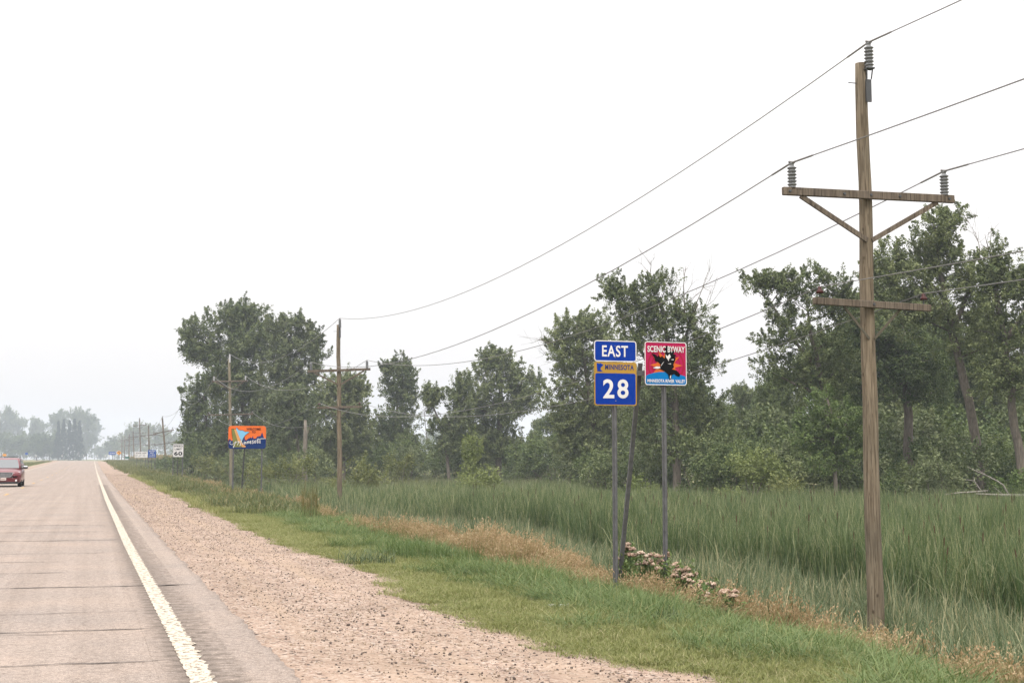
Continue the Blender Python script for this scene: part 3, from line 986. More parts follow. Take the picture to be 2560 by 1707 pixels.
def tree(name, label, d, base, trunks, lobes, leaf=.16, dens=1.0, mat='cottonwood', barkmat='bark', seed=1, group=None, dead=(), per=62, cat='tree', deep=1.0, z0=None, limbs=True, up=.55, skirt=0):
    """base: picture column of the foot; trunks: paths [(px, py, radius m)]; lobes: leafy masses (px, py, rx, ry) at depth d"""
    r = np.random.RandomState(seed)
    foot = at(base, 1146, d)
    fz = zgf(foot[0], foot[1]) if z0 is None else z0
    root = thing(name, label, cat, (foot[0], foot[1], fz), 0, group)
    o = np.array([foot[0], foot[1], fz])
    mb = MB(); spine = []
    for path in trunks:
        pts = []
        for k, (px, py, rad) in enumerate(path):
            p = at(px, py, d) - o if py is not None else np.array([0, 0, -.15])
            pts.append(p)
        path = [(q_[0], q_[1], q_[2] * .66) for q_ in path]
        # smooth the path a little
        q = []; rr = []
        for k in range(len(pts) - 1):
            for t in (0, .33, .67):
                q.append(pts[k] * (1 - t) + pts[k + 1] * t + r.normal(0, .03, 3) * (0 if k == 0 and t == 0 else 1)); rr.append(path[k][2] * (1 - t) + path[k + 1][2] * t)
        q.append(pts[-1]); rr.append(path[-1][2])
        mb.tube(q, rr, 9)
        spine += list(zip(q, rr))
    sp = np.array([s[0] for s in spine]); sr = np.array([s[1] for s in spine])
    C_, R_, O_ = [], [], []
    leaf *= .88
    cr_ = 3.5 * leaf
    # masses also fill the spaces between neighbouring ones
    lobes = list(lobes)
    if skirt:                                          # low growth round the foot
        low = max(l[1] + l[3] * .5 for l in lobes); wid = np.percentile([abs(l[0] - base) for l in lobes], 80)
        for k in range(skirt):
            lobes.append((base + r.uniform(-1, 1) * wid, r.uniform(min(low, 1090), 1140), r.uniform(.8, 1.2) * np.mean([l[2] for l in lobes]), r.uniform(.7, 1.0) * np.mean([l[3] for l in lobes])))
    xy = np.array([(l[0], l[1]) for l in lobes], float)
    for i in range(len(xy)):
        q = np.argsort(np.linalg.norm(xy - xy[i], axis=1))[1:3]
        for j in q:
            if r.rand() < (.6 if d < 400 else .4):
                lobes.append(((xy[i][0] + xy[j][0]) / 2 + r.normal(0, 4), (xy[i][1] + xy[j][1]) / 2 + r.normal(0, 4), (lobes[i][2] + lobes[j][2]) * .38, (lobes[i][3] + lobes[j][3]) * .38))
    for (px, py, rx, ry) in lobes:
        a, b = rx * d / F_PX, ry * d / F_PX
        c = (a + b) / 2 * deep
        dd = d + r.uniform(-.7, .7) * c * .8
        ctr = at(px, py, dd) - o
        if d < 400:
            a, b, c = a * 1.10, b * 1.10, c * 1.10
        else:
            a, b, c = a * .96, b * 1.0, c * .96
        n = max(6, int(dens * (1.35 if d < 100 else 1.75) * (a * b * c) / (cr_ ** 3)) + 5)
        v = r.normal(0, 1, (n, 3)); v /= np.linalg.norm(v, axis=1, keepdims=True)
        rad = r.rand(n, 1) ** .38
        # depth axis is roughly along the view, width across it
        ax = np.array([math.cos(YAW), -math.sin(YAW), 0]); dp = np.array([math.sin(YAW), math.cos(YAW), 0])
        pts = ctr + (v[:, :1] * ax * a + v[:, 1:2] * dp * c + v[:, 2:3] * np.array([0, 0, b])) * rad
        C_.append(pts); R_.append(cr_ * r.uniform(.55, 1.15, n)); O_.append((pts - ctr) / np.array([a, (a + c) / 2, b]))
        # sprays standing out of the mass break its outline
        for _ in range(5):
            w3 = r.normal(0, 1, 3); w3[2] = abs(w3[2]) * .9 + .1; w3 /= np.linalg.norm(w3)
            tipc = ctr + (w3[0] * ax * a + w3[1] * dp * c + np.array([0, 0, w3[2] * b])) * r.uniform(1.0, 1.22)
            m_ = max(2, n // 22)
            C_.append(tipc + r.normal(0, .16 * (a + b) / 2, (m_, 3))); R_.append(cr_ * r.uniform(.35, .7, m_)); O_.append(np.tile(w3, (m_, 1)))
        if limbs:
            # a limb from the trunk into the mass, then twigs
            dist = np.linalg.norm(sp - ctr, axis=1) + np.clip(sp[:, 2] - ctr[2] + .25 * np.abs(ctr[0] - sp[:, 0]), 0, 99) * 2.5
            j = int(np.argmin(dist))
            r0 = min(sr[j] * .55, .03 + .026 * math.sqrt(a * b))
            lp = limb(mb, sp[j], ctr, r0, r0 * .35, r, .10, 5, 6, .05)
            for k in range(min(5, n)):
                limb(mb, lp[-1 - (k % 3)], pts[k], r0 * .3, .010, r, .12, 3, 4)
    tk = mb.build('trunk', barkmat, root, smooth=True)
    V, Fc, T = leaf_arrays(np.concatenate(C_), np.concatenate(R_), per, leaf, r, up, out=np.concatenate(O_))
    me = mesh_np('crown', V, Fc, T)
    link('crown', me, mat, root)
    if dead:
        db = MB()
        for (px0, py0, px1, py1, rad) in dead:
            p0, p1 = at(px0, py0, d) - o, at(px1, py1, d + r.uniform(-.5, .5)) - o
            lp = limb(db, p0, p1, rad, .012, r, .07, 6, 5)
            for k in range(7):
                s_ = lp[r.randint(1, len(lp))]
                dirn = (p1 - p0) / np.linalg.norm(p1 - p0) + r.normal(0, .45, 3)
                tw = limb(db, s_, s_ + dirn * r.uniform(.5, 1.4), rad * .35, .007, r, .1, 3, 4)
                for q in range(2):
                    limb(db, tw[2], tw[2] + dirn * .5 + r.normal(0, .35, 3), .010, .005, r, .1, 2, 3)
        db.build('dead_branches', 'bark_pale', root)
    return root

G_WOOD = 'cottonwood trees along the edge of the woods'
# --- the wood behind the near pole
tree('cottonwood_tree', 'tall cottonwood with pale leaning trunk, crown rising above the nearest utility pole arm', 84, 2452,
     [[(2452, None, .50), (2448, 1150, .46), (2425, 1030, .42), (2405, 930, .38), (2380, 830, .33), (2360, 740, .27), (2345, 650, .20), (2335, 560, .10)],
      [(2380, 830, .25), (2420, 740, .18), (2440, 640, .10)], [(2360, 740, .2), (2290, 680, .14), (2240, 640, .08)]],
     [(2335, 575, 42, 50), (2392, 560, 26, 38), (2300, 640, 55, 50), (2365, 660, 60, 50), (2430, 700, 62, 50), (2260, 690, 50, 45), (2200, 660, 45, 52), (2330, 750, 70, 55), (2440, 790, 55, 50), (2250, 790, 70, 55), (2390, 860, 60, 50), (2190, 740, 45, 50), (2480, 860, 40, 45)],
     seed=101, group=G_WOOD, leaf=.17, dens=1.25, dead=((2345, 640, 2345, 585, .04),))
tree('cottonwood_tree', 'broad cottonwood with thick upright trunk just beside the nearest utility pole', 92, 2272,
     [[(2272, None, .52), (2272, 1120, .48), (2268, 1000, .42), (2262, 900, .36), (2250, 800, .26), (2240, 720, .15)], [(2262, 900, .3), (2200, 830, .2), (2150, 780, .1)]],
     [(2160, 800, 60, 50), (2230, 860, 70, 55), (2300, 900, 70, 55), (2180, 900, 60, 50), (2130, 870, 50, 50), (2240, 960, 75, 50), (2330, 980, 60, 50), (2150, 970, 55, 50)],
     seed=102, group=G_WOOD, leaf=.18, dens=1.25, mat='deep_leaf')
tree('cottonwood_tree', 'open cottonwood with bare top twigs at the picture edge beyond the near pole', 80, 2560,
     [[(2560, None, .42), (2550, 1130, .40), (2532, 1040, .36), (2528, 950, .32), (2512, 850, .26), (2492, 750, .18), (2485, 660, .09)], [(2512, 850, .22), (2560, 780, .15), (2600, 700, .1)]],
     [(2490, 640, 30, 40), (2470, 690, 36, 36), (2510, 700, 34, 40), (2485, 760, 42, 40), (2550, 730, 40, 40), (2600, 700, 60, 60), (2545, 800, 45, 40), (2460, 830, 42, 40), (2590, 850, 60, 60), (2520, 900, 62, 48), (2600, 960, 60, 60), (2470, 960, 50, 50)],
     seed=103, group=G_WOOD, leaf=.16, dens=1.05, dead=((2482, 680, 2462, 585, .05), (2450, 640, 2440, 590, .03)))
tree('cottonwood_tree', 'cottonwood with a long bough reaching toward the scenic byway sign', 88, 2085,
     [[(2085, None, .42), (2080, 1120, .38), (2070, 1020, .33), (2050, 930, .26), (2030, 850, .19), (2020, 780, .1)], [(2050, 930, .2), (1985, 850, .13), (1930, 760, .08), (1890, 725, .05)], [(2070, 1000, .22), (1990, 960, .12), (1930, 930, .06)]],
     [(1882, 712, 26, 24), (1918, 718, 30, 30), (1965, 712, 24, 34), (1985, 755, 34, 34), (1945, 780, 32, 26), (2035, 700, 32, 34), (2090, 715, 34, 34), (2060, 770, 50, 40), (2120, 770, 40, 40), (1990, 830, 52, 44), (1935, 860, 44, 34), (2060, 860, 60, 46), (2000, 920, 62, 40), (1930, 930, 46, 34), (2110, 920, 50, 46), (2060, 980, 60, 40)],
     seed=104, group=G_WOOD, leaf=.16, dens=1.1)
tree('young_tree', 'young bright green tree with pale trunk, left of the nearest pole foot', 80, 2090,
     [[(2090, None, .20), (2088, 1120, .17), (2080, 1050, .14), (2070, 1000, .09)]],
     [(2060, 1010, 44, 34), (2100, 1040, 44, 34), (2030, 1060, 44, 36), (2120, 1090, 40, 36), (2070, 1100, 44, 34), (2000, 1090, 40, 36), (2130, 1140, 34, 34), (2060, 1160, 40, 30)],
     seed=105, leaf=.15, dens=1.1, mat='fresh_leaf', barkmat='bark_pale')
# --- behind the two route signs
tree('cottonwood_tree', 'large cottonwood with dead grey top branches right behind the route signs', 98, 1690,
     [[(1690, None, .46), (1692, 1120, .42), (1690, 1020, .38), (1680, 920, .32), (1665, 830, .24), (1650, 760, .15)], [(1690, 1020, .28), (1630, 930, .2), (1580, 830, .13), (1550, 770, .07)], [(1680, 920, .24), (1720, 830, .15), (1745, 760, .08)]],
     [(1530, 715, 30, 26), (1550, 755, 36, 30), (1610, 740, 36, 34), (1660, 715, 36, 36), (1600, 800, 52, 40), (1670, 790, 50, 42), (1730, 800, 44, 40), (1765, 850, 34, 40), (1640, 870, 60, 44), (1720, 890, 56, 44), (1575, 880, 40, 38), (1770, 920, 34, 34), (1690, 970, 60, 40), (1620, 1000, 46, 40), (1760, 1010, 44, 40)],
     seed=106, group=G_WOOD, skirt=6, leaf=.16, dens=1.2, dead=((1665, 790, 1625, 660, .06), (1690, 800, 1665, 690, .05), (1710, 800, 1715, 665, .07), (1720, 810, 1762, 700, .06), (1725, 830, 1772, 755, .05)))
tree('cottonwood_tree', 'cottonwood with bare low branch tips on the left of the blue route sign', 122, 1490,
     [[(1490, None, .46), (1488, 1120, .42), (1480, 1020, .36), (1465, 930, .28), (1450, 860, .18)], [(1480, 1020, .25), (1420, 930, .17), (1385, 860, .1)]],
     [(1395, 840, 40, 30), (1440, 815, 44, 32), (1490, 820, 44, 36), (1520, 850, 34, 34), (1410, 890, 44, 34), (1470, 890, 54, 40), (1520, 930, 46, 40), (1430, 950, 54, 36), (1395, 990, 40, 36), (1480, 1000, 54, 40), (1420, 1050, 54, 36), (1520, 1040, 46, 40)],
     seed=107, group=G_WOOD, skirt=7, leaf=.21, dens=1.2, dead=((1400, 880, 1348, 850, .06), (1410, 910, 1372, 893, .04)))
# --- middle distance
G_MID = 'trees standing across the middle of the marsh'
tree('cottonwood_tree', 'rounded dense cottonwood alone in the middle gap left of the signs', 165, 1245,
     [[(1245, None, .6), (1247, 1120, .55), (1250, 1020, .46), (1252, 950, .32), (1250, 900, .18)]],
     [(1212, 900, 26, 24), (1245, 905, 32, 30), (1275, 915, 26, 26), (1200, 950, 32, 30), (1255, 960, 42, 36), (1305, 960, 34, 30), (1215, 1000, 42, 34), (1275, 1020, 46, 36), (1320, 1000, 30, 34), (1190, 1050, 34, 34), (1250, 1070, 46, 34), (1340, 950, 22, 18)],
     seed=108, group=G_MID, skirt=7, leaf=.28, dens=1.25)
tree('slender_tree', 'leaning open-crowned tree beside the rounded middle cottonwood', 160, 1125,
     [[(1125, None, .3), (1115, 1110, .27), (1100, 1060, .2), (1080, 1010, .12)], [(1115, 1110, .2), (1140, 1040, .14), (1150, 990, .08)]],
     [(1075, 985, 20, 18), (1095, 1000, 20, 16), (1068, 1015, 20, 16), (1140, 975, 20, 20), (1160, 960, 18, 20), (1150, 1020, 28, 30), (1120, 1060, 30, 26), (1165, 1060, 30, 30), (1085, 1070, 16, 14), (1135, 1100, 34, 26)],
     seed=109, group=G_MID, skirt=4, leaf=.25, dens=1.1, dead=((1068, 1100, 1062, 1030, .05),))
tree('slender_tree', 'narrow upright poplar-like tree between second pole and rounded cottonwood', 185, 995,
     [[(995, None, .35), (994, 1100, .3), (992, 1020, .22), (995, 950, .12)]],
     [(1000, 912, 20, 22), (962, 930, 12, 20), (1000, 950, 28, 28), (965, 975, 18, 22), (1030, 945, 14, 20), (990, 1000, 36, 30), (1030, 1000, 18, 24), (975, 1050, 34, 30), (1015, 1055, 36, 30), (960, 1080, 30, 26), (1000, 1100, 40, 28)],
     seed=110, group=G_MID, skirt=5, leaf=.27, dens=1.05)
# --- the clump on the left, by the second pole
G_CL = 'big trees clumped behind the second and third utility poles'
tree('cottonwood_tree', 'huge spreading cottonwood behind the third utility pole, heavy bough overhanging the road side', 178, 630,
     [[(630, None, .8), (628, 1120, .75), (612, 1040, .65), (600, 960, .5), (590, 890, .36), (580, 830, .2)], [(628, 1120, .55), (645, 1000, .42), (655, 900, .3), (660, 830, .15)], [(600, 960, .4), (550, 880, .3), (510, 850, .15)], [(605, 980, .3), (540, 905, .2), (490, 895, .08)]],
     [(490, 835, 34, 28), (470, 860, 20, 22), (525, 815, 38, 32), (565, 800, 36, 36), (605, 780, 34, 26), (588, 800, 30, 30), (640, 800, 34, 34), (480, 895, 24, 18), (505, 900, 24, 18), (520, 870, 30, 24), (575, 860, 50, 42), (630, 860, 54, 46), (680, 860, 40, 36), (560, 920, 44, 38), (620, 940, 56, 42), (540, 960, 26, 26), (600, 1000, 50, 36), (660, 1010, 44, 36), (570, 990, 40, 36), (640, 1060, 50, 34), (590, 1070, 46, 34)],
     seed=111, group=G_CL, skirt=5, leaf=.30, dens=1.3)
tree('cottonwood_tree', 'grey-green cottonwood with rounded top between the second and third poles', 172, 725,
     [[(725, None, .55), (722, 1120, .5), (715, 1040, .42), (720, 950, .3), (730, 870, .18)], [(715, 1040, .3), (690, 950, .2), (685, 880, .1)]],
     [(690, 825, 22, 26), (720, 815, 22, 24), (755, 815, 24, 26), (785, 850, 22, 26), (700, 870, 36, 36), (750, 870, 38, 36), (795, 895, 22, 26), (690, 930, 40, 38), (745, 935, 44, 38), (790, 930, 20, 22), (720, 1000, 46, 36), (670, 1000, 34, 34), (770, 990, 30, 30), (690, 1070, 46, 34), (760, 1060, 40, 34)],
     seed=112, group=G_CL, skirt=5, leaf=.29, dens=1.25, mat='willow_leaf')
tree('cottonwood_tree', 'dark lower tree behind the fourth utility pole, beside the speed limit sign', 190, 520,
     [[(520, None, .4), (520, 1110, .36), (515, 1050, .28), (510, 990, .15)]],
     [(505, 960, 28, 18), (485, 985, 24, 18), (535, 965, 30, 24), (490, 1020, 26, 24), (525, 1010, 36, 30), (480, 1050, 22, 22), (515, 1060, 40, 30), (560, 1050, 34, 34), (470, 1090, 26, 20), (530, 1100, 44, 28)],
     seed=113, group=G_CL, skirt=5, leaf=.30, dens=1.2, mat='deep_leaf')
tree('cottonwood_tree', 'leafy tree reaching out to the right of the second utility pole', 168, 860,
     [[(860, None, .4), (858, 1120, .36), (850, 1050, .28), (848, 990, .15)]],
     [(880, 960, 28, 24), (905, 975, 16, 16), (845, 965, 34, 28), (815, 985, 30, 28), (870, 1010, 40, 32), (900, 1040, 26, 26), (830, 1040, 44, 34), (880, 1080, 46, 34), (925, 1085, 24, 24), (830, 1100, 46, 30)],
     seed=114, group=G_CL, skirt=5, leaf=.28, dens=1.25)
tree('willow_tree', 'pale feathery willow in front of the big cottonwood, left of second pole', 160, 745,
     [[(745, None, .3), (745, 1120, .26), (740, 1060, .2), (735, 1000, .1)]],
     [(735, 985, 34, 24), (705, 1010, 34, 26), (765, 1015, 32, 26), (730, 1050, 46, 30), (690, 1060, 34, 30), (775, 1070, 36, 30), (720, 1100, 46, 28)],
     seed=115, leaf=.24, dens=1.2, mat='willow_leaf')
# --- a dead snag by the second pole
d_ = 140
p = at(762, 1146, d_); fz = zgf(p[0], p[1])
sn = thing('dead_snag', 'pale broken dead trunk standing left of the second utility pole', 'dead tree', (p[0], p[1], fz))
mb = MB()
h_ = (1146 - 1050) * d_ / F_PX + EYE - fz
mb.tube([(0, 0, -.2), (.05, 0, 1.2), (-.02, .05, 3.0), (.04, 0, h_ * .8), (.0, 0, h_)], [.30, .27, .24, .21, .14], 9)
mb.build('trunk', 'bark_pale', sn, smooth=True)
mb = MB(); mb.tube([(.04, 0, h_ * .78), (.3, 0, h_ * .84), (.45, 0, h_ * .92)], [.09, .06, .03], 6); mb.build('branch_stub', 'bark_pale', sn)

# --- understorey: shrub kinds built once, then copied
def shrub(name, label, w, h, leaf, mat, seed, n=46, per=46, loc=(0, 0, 0), group=None, tall=1.0):
    r = np.random.RandomState(seed)
    root = thing(name, label, 'shrub', loc, 0, group)
    mb = MB()
    v = r.normal(0, 1, (n, 3)); v /= np.linalg.norm(v, axis=1, keepdims=True); v[:, 2] = np.abs(v[:, 2])
    # several uneven heads instead of one dome
    heads = np.stack([r.uniform(-.32, .32, 6) * w, r.uniform(-.32, .32, 6) * w, r.uniform(.35, .72, 6) * h], 1)
    hh = heads[r.randint(0, 6, n)]
    c = hh + v * r.rand(n, 1) ** .4 * np.array([w * .30, w * .30, h * .28])
    low = r.rand(n) < .34
    c[low] = np.stack([r.uniform(-.5, .5, low.sum()) * w, r.uniform(-.5, .5, low.sum()) * w, r.uniform(.05, .35, low.sum()) * h], 1)
    for k in range(9):
        limb(mb, (r.normal(0, .1), r.normal(0, .1), -.1), c[k], .05, .012, r, .08, 4, 5)
    mb.build('stem', 'bark', root)
    V, Fc, T = leaf_arrays(c, np.full(n, 3.3 * leaf) * r.uniform(.7, 1.3, n), per, leaf, r)
    link('foliage', mesh_np('foliage', V, Fc, T), mat, root)
    return root

def spot(px, d):
    p = at(px, 1146, d)
    return (p[0], p[1], zgf(p[0], p[1]) - .05)

# shrubs one can single out
def place_shrub(px, d, w, h, mat, seed, label, leaf=.15, n=60, name='shrub'):
    return shrub(name, label, w, h, leaf, mat, seed, n, 46, spot(px, d))
place_shrub(1604, 84, 2.6, 2.9, 'bush_leaf', 201, 'small bright green shrub between the two route sign posts', .14, 54)
place_shrub(1825, 72, 2.0, 2.0, 'bush_leaf', 202, 'yellowish bush in the cattails right of the byway sign', .13, 46)
place_shrub(1868, 80, 4.2, 4.2, 'bush_leaf', 203, 'pale willow bush mounded right of the byway sign', .16, 120)
place_shrub(1800, 92, 4.0, 5.0, 'deep_leaf', 204, 'dark green tall bush behind the byway sign post', .17, 110)
sb = place_shrub(1182, 104, 1.9, 4.9, 'bush_leaf', 205, 'lone columnar yellow-green bush standing out in the marsh', .15, 120, 'columnar_shrub')
sb.scale = (.85, .85, 1.22)
place_shrub(1204, 98, 3.4, 2.9, 'bush_leaf', 206, 'round low bush at the foot of the lone columnar bush', .16, 80)
place_shrub(1005, 130, 3.4, 4.2, 'olive_leaf', 207, 'leaning olive bush between second pole and lone marsh bush', .18, 60)
place_shrub(885, 108, 4.6, 4.0, 'olive_leaf', 208, 'wide olive bush right of the second utility pole foot', .18, 90)
place_shrub(790, 128, 5.5, 5.0, 'willow_leaf', 209, 'willow bush directly behind the second utility pole', .18, 100)
place_shrub(700, 112, 5.4, 4.2, 'olive_leaf', 210, 'olive willow thicket right of the welcome sign', .18, 100)
place_shrub(600, 150, 6.5, 4.6, 'willow_leaf', 211, 'green bush seen below the welcome sign', .2, 100)
place_shrub(520, 160, 6.0, 3.8, 'olive_leaf', 212, 'bush behind the fourth pole, left of the welcome sign', .2, 90)
place_shrub(445, 205, 4.0, 3.4, 'deep_leaf', 213, 'dark bush behind the speed limit sign', .24, 50)
place_shrub(396, 245, 4.0, 3.0, 'deep_leaf', 214, 'small dark round bush beside the leaning pole', .26, 50)
place_shrub(1960, 74, 3.0, 2.6, 'olive_leaf', 215, 'low olive scrub at the wood edge left of the nearest pole', .15, 70)
place_shrub(2330, 78, 3.6, 4.0, 'willow_leaf', 216, 'grey-green scrub right of the nearest pole below the broad cottonwood', .16, 90)
place_shrub(2520, 78, 3.2, 3.2, 'fresh_leaf', 217, 'green bush at the picture edge below the open cottonwood', .15, 80)
place_shrub(2230, 82, 3.4, 3.0, 'deep_leaf', 218, 'dark bush at the wood edge right of the nearest pole', .16, 80)

AREA = {'clump': ('green shrub among the thicket below the big clumped trees by the second pole', 'understorey shrubs left of the marsh gap'),
        'gap': ('green shrub in the low thicket below the middle trees across the marsh', 'understorey shrubs below the middle trees'),
        'signs': ('green shrub in the thicket behind the two route signs', 'understorey shrubs behind the route signs'),
        'wood': ('green shrub in the dark thicket behind the nearest utility pole', 'understorey shrubs behind the nearest pole')}
kinds = [shrub('shrub', 'green shrub', 5.0, 5.2, .20, m, 230 + i, 95, 48) for i, m in enumerate(('deep_leaf', 'willow_leaf', 'deep_leaf', 'cottonwood'))]
r = np.random.RandomState(31)
slots = []
for px in np.arange(1340, 2640, 62):
    dm = float(np.interp(px, *DM))
    slots.append((px + r.uniform(-20, 20), dm + r.uniform(12, 22), r.uniform(.85, 1.15)))
for px in np.arange(1310, 2640, 80):
    dm = float(np.interp(px, *DM))
    slots.append((px + r.uniform(-25, 25), dm + r.uniform(24, 36), r.uniform(1.2, 1.6)))
for px in np.arange(500, 1330, 46):
    slots.append((px + r.uniform(-15, 15), 165 + r.uniform(0, 20), r.uniform(.95, 1.3)))
for px in np.arange(490, 930, 40):
    slots.append((px + r.uniform(-12, 12), 190 + r.uniform(0, 14), r.uniform(1.4, 1.8)))
for px in np.arange(930, 1330, 48):
    slots.append((px + r.uniform(-15, 15), 192 + r.uniform(0, 20), r.uniform(1.05, 1.35)))
for i, (px, d, s) in enumerate(slots):
    l = spot(px, d)
    rz = r.rand() * 6.28
    lab, grp = AREA['clump' if px < 930 else 'gap' if px < 1335 else 'signs' if px < 1900 else 'wood']
    if i < 4:
        q = kinds[i]; q.location = [float(a) for a in l]; q.rotation_euler = (0, 0, rz); q.scale = (s, s, s); q['label'] = lab; q['group'] = grp
    else:
        copy_thing(kinds[i % 4], l, rz, (s, s, s * r.uniform(.85, 1.15)), lab, grp)

# back rows of the wood: two kinds of tree copied behind the front row
G_BACK = 'dense trees deeper in the woods'
bk = []
for i, m in enumerate(('deep_leaf', 'cottonwood', 'deep_leaf')):
    r2 = np.random.RandomState(300 + i)
    lob = [(1280 + r2.normal(0, 62), 930 + r2.uniform(-190, 190), r2.uniform(40, 62), r2.uniform(36, 54)) for _ in range(17)]
    bk.append(tree('woodland_tree', 'dark leafy tree deeper in the woods behind the front cottonwoods', 100, 1280,
                   [[(1280, None, .40), (1280, 1100, .36), (1284, 980, .30), (1278, 860, .20), (1280, 780, .1)]], lob, .23, 1.15, m, 'bark', 310 + i, G_BACK, per=56))
r = np.random.RandomState(41)
spots = [(1930, 112), (1985, 124), (2060, 108), (2130, 118), (2190, 112), (2250, 122), (2310, 108), (2365, 118), (2420, 110), (2480, 118), (2540, 108), (2600, 116), (1800, 150), (1850, 140), (1890, 168),
         (1610, 140), (1560, 150), (1680, 150), (1740, 158), (1500, 165), (1440, 158), (1385, 185), (1335, 210)]
tops = [900, 930, 800, 760, 720, 760, 700, 780, 800, 830, 800, 860, 985, 965, 955, 900, 930, 880, 920, 960, 990, 1010, 1050]
for i, ((px, d), ty) in enumerate(zip(spots, tops)):
    l = spot(px, d)
    h = (1146 - ty) * d / F_PX + EYE - l[2]
    s = h / 16.2
    rz = r.rand() * 6.28
    sx = s * r.uniform(.85, 1.1)
    lab, grp = ('dark leafy tree in the dense woods behind the nearest utility pole', 'back trees behind the nearest pole') if px > 1910 else ('leafy tree deeper in the woods behind the route signs', 'back trees behind the route signs')
    if i < 3:
        q = bk[i]; q.location = [float(a) for a in l]; q.rotation_euler = (0, 0, rz); q.scale = (sx, sx, s); q['label'] = lab; q['group'] = grp
    else:
        copy_thing(bk[i % 3], l, rz, (sx, sx, s), lab, grp)

# --- far trees in the haze
def far_tree(label, d, base, lobes, seed, mat='cottonwood', group=None, leaf=None, name='distant_tree', dens=2.0):
    d = d * 1.6 if d > 610 else d * 1.3
    py0 = min(l[1] - l[3] for l in lobes)
    return tree(name, label, d, base, [[(base, None, .7), (base, 1130, .6), (base, py0 + 30, .2)]], lobes, leaf or d * .00115, dens, mat, 'bark', seed, group, per=46)
FT = 'hazy trees beyond the bend of the road'
far_tree('tall hazy oval tree rising right of the distant spruces', 800, 216, [(205, 1040, 16, 16), (190, 1045, 18, 18), (224, 1052, 15, 16), (200, 1070, 22, 20), (222, 1075, 18, 20), (205, 1100, 22, 22), (225, 1105, 14, 18), (205, 1130, 20, 18)], 401, group=FT)
far_tree('paler hazy tree edge behind the tall oval distant tree', 1000, 236, [(234, 1055, 9, 12), (240, 1070, 6, 12), (236, 1085, 8, 10), (230, 1110, 8, 16)], 402, group=FT)
far_tree('hazy rounded tree left of the distant spruces', 820, 148, [(150, 1042, 12, 12), (136, 1052, 12, 12), (158, 1060, 12, 16), (142, 1075, 20, 16), (155, 1100, 20, 20), (140, 1125, 22, 18)], 403, group=FT)
far_tree('pointed hazy tree standing over the low far thicket', 850, 86, [(86, 1056, 5, 8), (86, 1070, 8, 9), (88, 1090, 13, 12), (106, 1068, 10, 9), (112, 1082, 16, 14), (70, 1090, 10, 9), (100, 1115, 26, 18)], 404, group=FT)
far_tree('first slim hazy poplar at the picture edge above the van', 850, 4, [(3, 1042, 7, 12), (4, 1062, 8, 14), (4, 1085, 9, 14), (2, 1110, 14, 20)], 405, group=FT)
far_tree('slim dense hazy poplar, second from the picture edge', 850, 21, [(21, 1036, 7, 12), (22, 1055, 9, 12), (21, 1075, 9, 14), (21, 1100, 12, 18)], 406, group=FT)
far_tree('ragged hazy tree, third from the picture edge above the van', 850, 44, [(38, 1050, 6, 10), (42, 1065, 9, 10), (54, 1060, 6, 8), (44, 1082, 14, 12), (48, 1110, 16, 20)], 407, group=FT)
for i, (px, lab) in enumerate(((12, 'low hazy thicket directly above the van roof'), (52, 'low hazy thicket right of the van roof'), (92, 'low hazy thicket in the middle of the far left trees'), (124, 'low hazy thicket at the foot of the distant spruces'))):
    far_tree(lab, 640, px, [(px - 12, 1108, 18, 18), (px + 10, 1104, 18, 18), (px, 1130, 26, 18), (px + 16, 1130, 18, 16)], 410 + i, 'deep_leaf', 'low hazy thickets beyond the road bend', name='distant_thicket')
def spruce(label, px, top, halfw, d, seed):
    r = np.random.RandomState(seed)
    foot = at(px, 1146, d); fz = zgf(foot[0], foot[1])
    h = (1146 - top) * d / F_PX + EYE - fz; w = halfw * d / F_PX
    root = thing('distant_spruce', label, 'spruce', (foot[0], foot[1], fz), 0, 'distant spruces at the bend')
    MB().tube([(0, 0, -.2), (0, 0, h * .5), (0, 0, h)], [.3, .2, .03], 7).build('trunk', 'bark', root)
    n = 130
    t = r.rand(n) ** .8
    a = r.rand(n) * 6.28; rad = w * (1 - t) * r.uniform(.35, 1.05, n) + .1
    c = np.stack([np.cos(a) * rad, np.sin(a) * rad, .6 + t * (h - 1.6) - rad * .2], 1)
    V, Fc, T = leaf_arrays(c, .8 + 1.1 * (1 - t), 30, 1.1, r, .2, .45, .4)
    link('crown', mesh_np('crown', V, Fc, T), 'spruce_leaf', root)
for i, (px, top, hw) in enumerate(((144, 1050, 14), (157, 1046, 15), (172, 1048, 17), (184, 1044, 16), (196, 1050, 18))):
    spruce('%s of five dark distant spruces counted from the van' % ('first', 'second', 'third', 'fourth', 'fifth')[i], px, top, hw, 1000, 420 + i)
FR = 'hazy trees behind the receding line of poles'
far_tree('low hazy tree at the road vanishing point, left of the curve sign', 760, 282, [(276, 1115, 12, 12), (290, 1112, 12, 12), (282, 1132, 18, 14)], 430, group=FR)
far_tree('hazy rounded tree behind the far cluster of poles', 700, 330, [(312, 1100, 12, 12), (330, 1082, 14, 14), (345, 1078, 14, 14), (330, 1105, 24, 16), (355, 1095, 18, 18), (320, 1128, 28, 14)], 431, group=FR)
far_tree('broad hazy tree behind the leaning pole', 690, 385, [(372, 1078, 16, 14), (395, 1082, 18, 14), (380, 1100, 26, 16), (410, 1095, 18, 14), (385, 1125, 34, 16)], 432, group=FR)
far_tree('hazy tree seen between the leaning pole and speed limit sign', 680, 440, [(425, 1098, 18, 12), (448, 1100, 18, 12), (440, 1120, 30, 16), (470, 1112, 18, 14)], 433, group=FR)
far_tree('small hazy shrubs at the bend below the distant wires', 900, 252, [(240, 1130, 12, 8), (255, 1132, 12, 8), (262, 1136, 10, 8)], 434, group=FR)
